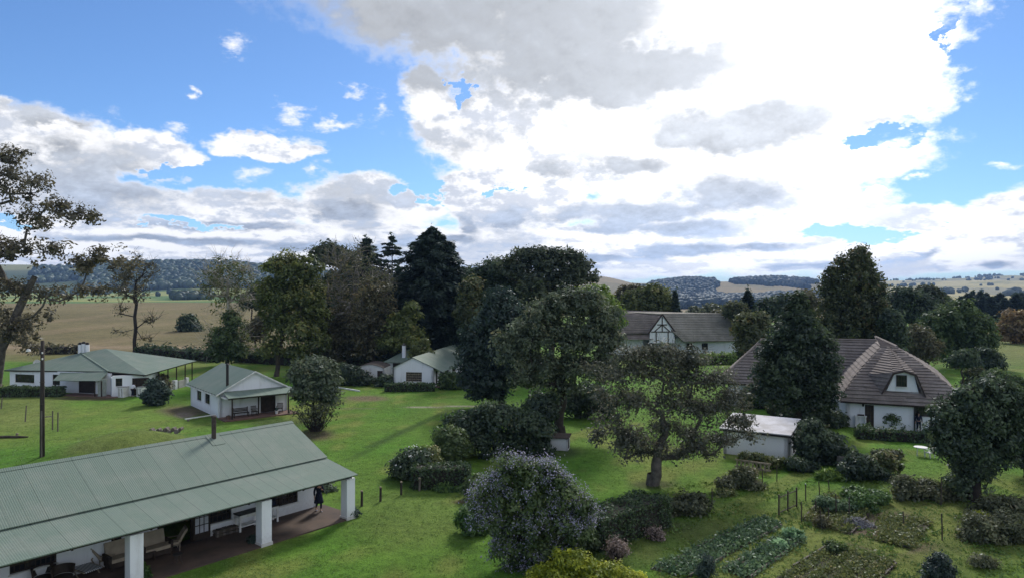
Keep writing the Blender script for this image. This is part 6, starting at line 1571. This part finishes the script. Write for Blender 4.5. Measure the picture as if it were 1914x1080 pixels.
# white garden table and chairs on the right lawn
def chair(kind, label, loc, rz, mat, w=.5, d=.5, sh=.42, bh=.85, group=None, cushion=None, recl=.12, arms=True):
    r = empty(kind, loc, rz, label, 'chair', group)
    MB().box(-w / 2, w / 2, -d / 2, d / 2, sh - .04, sh).build('seat', M[mat], r)
    bk = MB()
    for i in range(6): 
        x = -w / 2 + .04 + i * (w - .08) / 5; bk.bar((x, d / 2 - .03, sh), (x, d / 2 + recl, bh), .05, .025)
    bk.bar((-w / 2, d / 2 + recl, bh), (w / 2, d / 2 + recl, bh), .05, .05); bk.build('backrest', M[mat], r)
    for sx in (-1, 1):
        for sy in (-1, 1): MB().box(sx * (w / 2 - .03) - .022, sx * (w / 2 - .03) + .022, sy * (d / 2 - .03) - .022, sy * (d / 2 - .03) + .022, 0, sh - .042).build('leg', M[mat], r)
        if arms:
            MB().box(sx * (w / 2 + .02) - .03, sx * (w / 2 + .02) + .03, -d / 2, d / 2 + .02, sh + .2, sh + .235).box(sx * (w / 2 + .02) - .02, sx * (w / 2 + .02) + .02, -d / 2, -d / 2 + .04, sh, sh + .2).build('armrest', M[mat], r)
    if cushion:
        MB().box(-w / 2 + .03, w / 2 - .03, -d / 2 + .02, d / 2 - .05, sh + .003, sh + .11).build('cushion', M[cushion], r)
        MB().slab([(-w / 2 + .03, d / 2 - .09, sh + .12), (w / 2 - .03, d / 2 - .09, sh + .12), (w / 2 - .03, d / 2 + recl - .06, bh - .02), (-w / 2 + .03, d / 2 + recl - .06, bh - .02)], .1).build('back_cushion', M[cushion], r)
    return r
g = G(1721, 852); r = empty('garden_table', (g.x, g.y, 0), .3, 'small white round garden table on the right lawn', 'table')
MB().lathe([(.02, .66), (.46, .67), (.48, .7), (.46, .72), (.02, .73)], n=20).build('tabletop', M['trimw'], r)
for k in range(4): MB().tube([(.3 * math.cos(k * 1.57), .3 * math.sin(k * 1.57), .665), (.36 * math.cos(k * 1.57), .36 * math.sin(k * 1.57), 0)], .022, 6).build('leg', M['trimw'], r)
g = G(1738, 855); chair('garden_chair', 'white garden chair right of the small round table', (g.x, g.y, 0), R(200), 'trimw')
# white chairs seen through the black green tree
for i, px in enumerate((1760, 1785, 1800)):
    g = G(px, 832); chair('garden_chair', ['white chair glimpsed through the black green tree, leftmost of three', 'middle of three white chairs glimpsed through the black green tree', 'white chair glimpsed through the black green tree, rightmost of three'][i], (g.x, g.y, 0), R(170 + 30 * i), 'trimw', group='white chairs beyond the black green tree')
# veranda furniture
def onv(px, py): g = G(px, py); return (g.x, g.y, .06)
AA = fg.a
chair('armchair', 'beige cushioned wooden armchair facing away from the dark doorway', onv(322,1030), AA - R(105), 'lightwood', .62, .62, .34, 1.0, 'veranda armchairs', 'beige', .3)
chair('armchair', 'beige cushioned armchair left of the nearest pillar', onv(200,1058), AA + R(70), 'lightwood', .62, .62, .34, .95, 'veranda armchairs', 'beige', .3)
def sofa(label, loc, rz):
    r = empty('sofa', loc, rz, label, 'sofa', 'beige veranda sofas'); w = 1.45
    MB().box(-w / 2, w / 2, -.38, .38, .12, .34).build('frame', M['wood'], r)
    MB().box(-w / 2 + .05, w / 2 - .05, -.36, .28, .343, .5).build('seat', M['beige'], r)
    MB().slab([(-w / 2 + .05, .22, .5), (w / 2 - .05, .22, .5), (w / 2 - .05, .42, 1.1), (-w / 2 + .05, .42, 1.1)], .14).build('backrest', M['beige'], r)
    for s in (-1, 1): MB().box(s * w / 2 - .06, s * w / 2 + .06, -.38, .40, .345, .66).build('armrest', M['wood'], r)
    for sx in (-1, 1):
        for sy in (-1, 1): MB().box(sx * .65 - .03, sx * .65 + .03, sy * .33 - .03, sy * .33 + .03, 0, .118).build('leg', M['wood'], r)
sofa('beige cushioned sofa against the wall left of the nearest pillar', tuple(fg.wor(fg.loc(G(213,1046)).x, 2.95, .06)), AA)
sofa('beige cushioned sofa against the wall right of the nearest pillar', tuple(fg.wor(fg.loc(G(270,1034)).x, 2.95, .06)), AA)
q = onv(264, 1052); r = empty('coffee_table', q, AA, 'low brown coffee table in front of the beige sofas', 'table')
MB().box(-.55, .55, -.3, .3, .36, .41).build('tabletop', M['wood'], r)
for sx in (-1, 1):
    for sy in (-1, 1): MB().box(sx * .48 - .03, sx * .48 + .03, sy * .24 - .03, sy * .24 + .03, 0, .358).build('leg', M['wood'], r)
pl_ = MB().lathe([(.03, 0), (.15, .02), (.17, .04), (.16, .045), (.02, .02)], n=14).build('plate', M['trimw'], None, False, (q[0] - .2, q[1], .06 + .412)); tag(pl_, 'white plate on the low brown coffee table', 'plate')
q = onv(332, 1055); r = empty('wire_stool', q, .3, 'small dark wire stool near the veranda edge', 'stool')
MB().lathe([(.02, .42), (.2, .42), (.21, .44), (.2, .46), (.02, .46)], n=14).build('seat', M['black'], r)
for k in range(4): MB().tube([(.15 * math.cos(k * 1.57), .15 * math.sin(k * 1.57), .42), (.12 * math.cos(k * 1.57), .12 * math.sin(k * 1.57), .2), (.22 * math.cos(k * 1.57), .22 * math.sin(k * 1.57), 0)], .014, 5).build('leg', M['steel'], r)
q = onv(353, 1014); mt_ = MB().box(-.55, .55, -.3, .3, .002, .022).build('doormat', M['black'], None, False, q, AA); tag(mt_, 'black doormat before the dark doorway', 'doormat')
q = onv(152, 1074); r = empty('sun_lounger', (q[0], q[1], .06), AA + R(12), 'blue and white striped folding lounger on the veranda', 'sun lounger')
MB().slab([(-.36, -.9, .36), (.36, -.9, .36), (.36, .25, .38), (-.36, .25, .38)], .06).build('seat', M['striped'], r)
MB().slab([(-.36, .27, .40), (.36, .27, .40), (.36, .85, 1.1), (-.36, .85, 1.1)], .06).build('backrest', M['striped'], r)
for s in (-1, 1):
    MB().bar((s * .4, -.9, .33), (s * .4, .3, .35), .045, .045).bar((s * .4, .25, .36), (s * .4, .9, 1.1), .045, .045).build('side_rail', M['lightwood'], r)
    MB().bar((s * .44, -.6, 0), (s * .44, .1, .55), .04, .04).build('leg', M['lightwood'], r); MB().bar((s * .44, .5, 0), (s * .44, -.1, .55), .04, .04).build('leg', M['lightwood'], r)
for i, (px, py) in enumerate(((82, 1084), (118, 1083))):
    q = onv(px, py + 14); r = empty('tub_chair', q, AA, ['dark round backed chair at the bottom edge, left of the pair', 'dark round backed chair beside the striped lounger'][i], 'chair', 'dark round backed chairs')
    MB().lathe([(.3, .1), (.36, .2), (.36, .42), (.02, .44)], n=16).build('seat', M['wood'], r)
    m = MB(); n = 12
    for k in range(n):
        t0, t1 = math.pi * k / n, math.pi * (k + 1) / n
        m.slab([(.36 * math.cos(t0), .36 * math.sin(t0), .44), (.36 * math.cos(t1), .36 * math.sin(t1), .44), (.42 * math.cos(t1), .42 * math.sin(t1), .82), (.42 * math.cos(t0), .42 * math.sin(t0), .82)], .05)
    m.build('backrest', M['wood'], r)
    for k in range(4): MB().tube([(.24 * math.cos(k * 1.57 + .8), .24 * math.sin(k * 1.57 + .8), .12), (.28 * math.cos(k * 1.57 + .8), .28 * math.sin(k * 1.57 + .8), 0)], .025, 6).build('leg', M['wood'], r)
bx0 = fg.xat(443, 3.1); q = fg.wor(bx0, 3.1, .06); bl_ = fg.xat(516, 3.1) - bx0
r = empty('white_bench', tuple(q), AA, 'long white bench table with dark top against the veranda wall', 'bench')
MB().box(-.05, bl_ + .05, -.3, .3, .86, .91).build('tabletop', M['black'], r); MB().box(0, bl_, -.24, .24, .22, .27).build('shelf', M['trimw'], r); MB().box(0, bl_, -.26, .26, .70, .857).build('apron', M['trimw'], r)
for x in (.05, bl_ / 2, bl_ - .05):
    for y in (-.22, .22): MB().box(x - .04, x + .04, y - .04, y + .04, 0, .698).build('leg', M['trimw'], r)
q = fg.wor(fg.xat(508, 3.0), 3.0, .06 + .91 ) ; q = fg.wor(bx0 + bl_ - .35, 3.1, .06 + .912)
r = empty('dark_crate', tuple(q), AA, 'small dark box on the end of the white bench', 'box'); MB().box(-.22, .22, -.18, .18, 0, .3).build('body', M['navy'], r); MB().box(-.24, .24, -.2, .2, .302, .34).build('lid', M['navy'], r)
r = empty('firewood_stack', tuple(fg.wor(fg.xat(402, 3.2), 3.2, .06)), AA, 'low row of split firewood along the veranda wall', 'firewood')
fl = fg.xat(450, 3.2) - fg.xat(402, 3.2); rr = random.Random(9)
for i in range(22):
    x = fl * (i % 12 + .5) / 12; z = .09 + .17 * (i // 12); MB().tube([(x, -.2, z), (x + rr.uniform(-.03, .03), .2, z)], rr.uniform(.075, .1), 6).build('log', M['bark' if i % 3 else 'greywood'], r)
# cottage porch bench and chairs
def onc(px, y): p = fb.wor(fb.xat(px, y), y, .12); return tuple(p)
q0, q1 = fb.xat(437, -1.2), fb.xat(466, -1.2)
r = empty('porch_bench', tuple(fb.wor(q0, -1.0, .12)), fb.a, 'dark wooden slatted bench on the cottage porch', 'bench'); w = q1 - q0
m = MB(); [m.box(0, w, -.25 + i * .12, -.16 + i * .12, .41, .45) for i in range(4)]; m.build('seat', M['wood'], r)
m = MB(); [m.box(0, w, .24, .27, .52 + i * .13, .61 + i * .13) for i in range(3)]; m.build('backrest', M['wood'], r)
for x in (.06, w - .06):
    for y in (-.22, .22): MB().box(x - .035, x + .035, y - .035, y + .035, 0, .408 if y < 0 else .95).build('leg', M['wood'], r)
chair('porch_chair', 'dark chair between the porch bench and the cottage door', onc(476, -1.0), fb.a, 'wood', .55, .5, .42, .9)
chair('porch_chair', 'dark chair right of the cottage door', onc(523, -.9), fb.a - R(25), 'wood', .55, .5, .42, .9)
r = empty('flower_pot', onc(517, -1.5), 0, 'small pale pot beside the cottage porch chair', 'pot'); MB().lathe([(.12, 0), (.18, .3), (.2, .34), (.15, .34)], n=12).build('pot', M['trimw'], r); MB().lathe([(.02, .3), (.2, .42), (.12, .6), (.01, .66)], n=7).build('plant', L['dark'], r)
r = empty('flower_pot', onc(427, -1.6), 0, 'dark red pot at the left end of the cottage porch', 'pot'); MB().lathe([(.14, 0), (.22, .3), (.24, .36), (.18, .36)], n=12).build('pot', M['paver'], r); MB().lathe([(.02, .3), (.16, .38), (.01, .44)], n=7).build('soil', M['soil'], r)
# ------------------------------------------------------------------ people
def skin_obj(name, parent, V, Ed, Rd, mat, sub=1):
    me = bpy.data.meshes.new(name); me.from_pydata(V, Ed, []); me.update()
    o = bpy.data.objects.new(name, me); COL.objects.link(o)
    s = o.modifiers.new('s', 'SKIN')
    for i, r in enumerate(Rd): me.skin_vertices[0].data[i].radius = (r, r) if not isinstance(r, tuple) else r
    me.skin_vertices[0].data[0].use_root = True
    u = o.modifiers.new('u', 'SUBSURF'); u.levels = sub; u.render_levels = sub
    dg = bpy.context.evaluated_depsgraph_get(); nm = bpy.data.meshes.new_from_object(o.evaluated_get(dg))
    bpy.data.objects.remove(o, do_unlink=True)
    nm.polygons.foreach_set('use_smooth', [True] * len(nm.polygons))
    nm.materials.clear()
    return link(name, nm, mat, parent)
def person(label, loc, rz, J, top, topr, trou, skirt, hair, bare=True):
    """J: joint positions; one skinned body, clothes and hair over it"""
    r = empty('person', loc, rz, label, 'person')
    V, E_, Rd = [], [], []
    def add(p, rad, par=None):
        V.append(tuple(p)); Rd.append(rad)
        if par is not None: E_.append((par, len(V) - 1))
        return len(V) - 1
    j = {k: Vector(v) for k, v in J.items()}
    pel = add(j['pelvis'], (.135, .10)); sp = add(j['waist'], (.12, .09), pel); ch = add(j['chest'], (.145, .10), sp); nk = add(j['neck'], .052, ch)
    hd = j['head'] - j['neck']; f = Vector(J.get('face', (0, -1, 0))).normalized()
    jw = add(j['neck'] + hd * .38 + f * .02, .062, nk); hc = add(j['head'], .088, jw); add(j['head'] + hd.normalized() * .07, .07, hc)
    add(j['head'] + f * .10 - hd.normalized() * .02, .016, hc)
    for s in 'lr':
        sh = add(j['sh' + s], .055, ch); el = add(j['el' + s], .042, sh); wr = add(j['wr' + s], .027, el)
        d = (j['wr' + s] - j['el' + s]).normalized(); pm = add(j['wr' + s] + d * .07, (.036, .018), wr)
        o = d.orthogonal().normalized()
        for q in range(4):
            k1 = add(j['wr' + s] + d * .115 + o * (q - 1.5) * .019, .009, pm); add(j['wr' + s] + d * (.165 + .012 * (q in (1, 2))) + o * (q - 1.5) * .021 + f * .012, .008, k1)
        t1 = add(j['wr' + s] + d * .06 + o * .045 + f * .01, .01, wr); add(j['wr' + s] + d * .10 + o * .06 + f * .02, .009, t1)
        hp = add(j['hip' + s], .085, pel); kn = add(j['kn' + s], .055, hp); an = add(j['an' + s], .038, kn); add(j['an' + s] + f * .14 + Vector((0, 0, -.05)), .035, an)
    skin_obj('body', r, V, E_, Rd, M['skin'])
    # coat or shirt
    V, E_, Rd = [], [], []
    a = add(j['waist'] + (j['pelvis'] - j['waist']) * (1.0 if not skirt else 1.3), (.165, .13)); b = add(j['waist'], (.145, .115), a); c = add(j['chest'], (.175, .13), b); add(j['neck'] - hd * .15, .075, c)
    for s in 'lr':
        x = add(j['sh' + s], .075, c); y = add(j['el' + s], .06, x); add(j['el' + s].lerp(j['wr' + s], .85), .045, y)
    skin_obj('coat' if skirt else 'shirt', r, V, E_, Rd, M[top])
    if skirt:
        pz = j['pelvis']; m = MB(); n = 14
        prof = [(.15, .12), (.2, -.08), (.25, -.3), (.27, -.42)]
        m.lathe(prof, pz, n); m.build('coat_skirt', M[top], r, True)
    V, E_, Rd = [], [], []
    a = add(j['pelvis'], (.15, .115))
    for s in 'lr':
        x = add(j['hip' + s], .1, a); y = add(j['kn' + s], .07, x); add(j['an' + s] + Vector((0, 0, .05)), .055, y)
    skin_obj('trousers', r, V, E_, Rd, M[trou])
    for s in 'lr':
        an = j['an' + s]; skin_obj('shoe', r, [tuple(an - f * .05 + Vector((0, 0, -.045))), tuple(an + f * .06 + Vector((0, 0, -.055))), tuple(an + f * .17 + Vector((0, 0, -.06)))], [(0, 1), (1, 2)], [.045, .045, .035], M['whitecloth' if skirt else 'black'])
    u = hd.normalized()
    skin_obj('hair', r, [tuple(j['head'] + u * .05 - f * .02), tuple(j['head'] + u * .085), tuple(j['head'] - f * .065), tuple(j['head'] - f * .07 - u * (.16 if skirt else .07))], [(0, 1), (0, 2), (2, 3)], [.098, .075, .085, .06], M[hair])
    return r
stand = dict(pelvis=(0,0,.93), waist=(0,0,1.12), chest=(0,0,1.32), neck=(0,0,1.47), head=(0,-.01,1.60), shl=(.19,0,1.40), elr=(-.25,.06,1.13), ell=(.25,.04,1.13), shr=(-.19,0,1.40), wrl=(.26,-.06,.89), wrr=(-.26,-.02,.89), hipl=(.09,0,.88), hipr=(-.09,0,.88), knl=(.10,-.10,.50), knr=(-.09,.03,.49), anl=(.10,-.06,.09), anr=(-.09,.20,.12))
hold = dict(stand); hold.update(wrl=(.1,-.26,1.28), ell=(.27,-.06,1.12))
g = G(596, 957); person('person in a dark navy coat walking along the end of the veranda', (g.x, g.y, .06), R(35), hold, 'navy', 0, 'navy', True, 'hair')
bend = dict(stand); bend.update(chest=(0,-.13,1.28), neck=(0,-.24,1.40), head=(0,-.34,1.47), shl=(.2,-.15,1.34), shr=(-.2,-.15,1.34), waist=(0,-.03,1.1), ell=(.27,-.16,1.06), elr=(-.27,-.16,1.06), wrl=(.2,-.36,.92), wrr=(-.2,-.36,.92), face=(0,-.8,-.5), knl=(.10,-.02,.48), knr=(-.10,-.02,.48), anl=(.1,.04,.09), anr=(-.1,.04,.09))
g = G(247.5, 741); person('person in a white shirt stooping outside the farmhouse door', (g.x, g.y, 0), R(150), bend, 'whitecloth', 0, 'navy', False, 'darkhair')
g = G(1716, 806); person('person in dark clothes standing against the dormer house wall', (g.x, g.y - .1, 0), R(-20), stand, 'navy', 0, 'navy', False, 'darkhair')
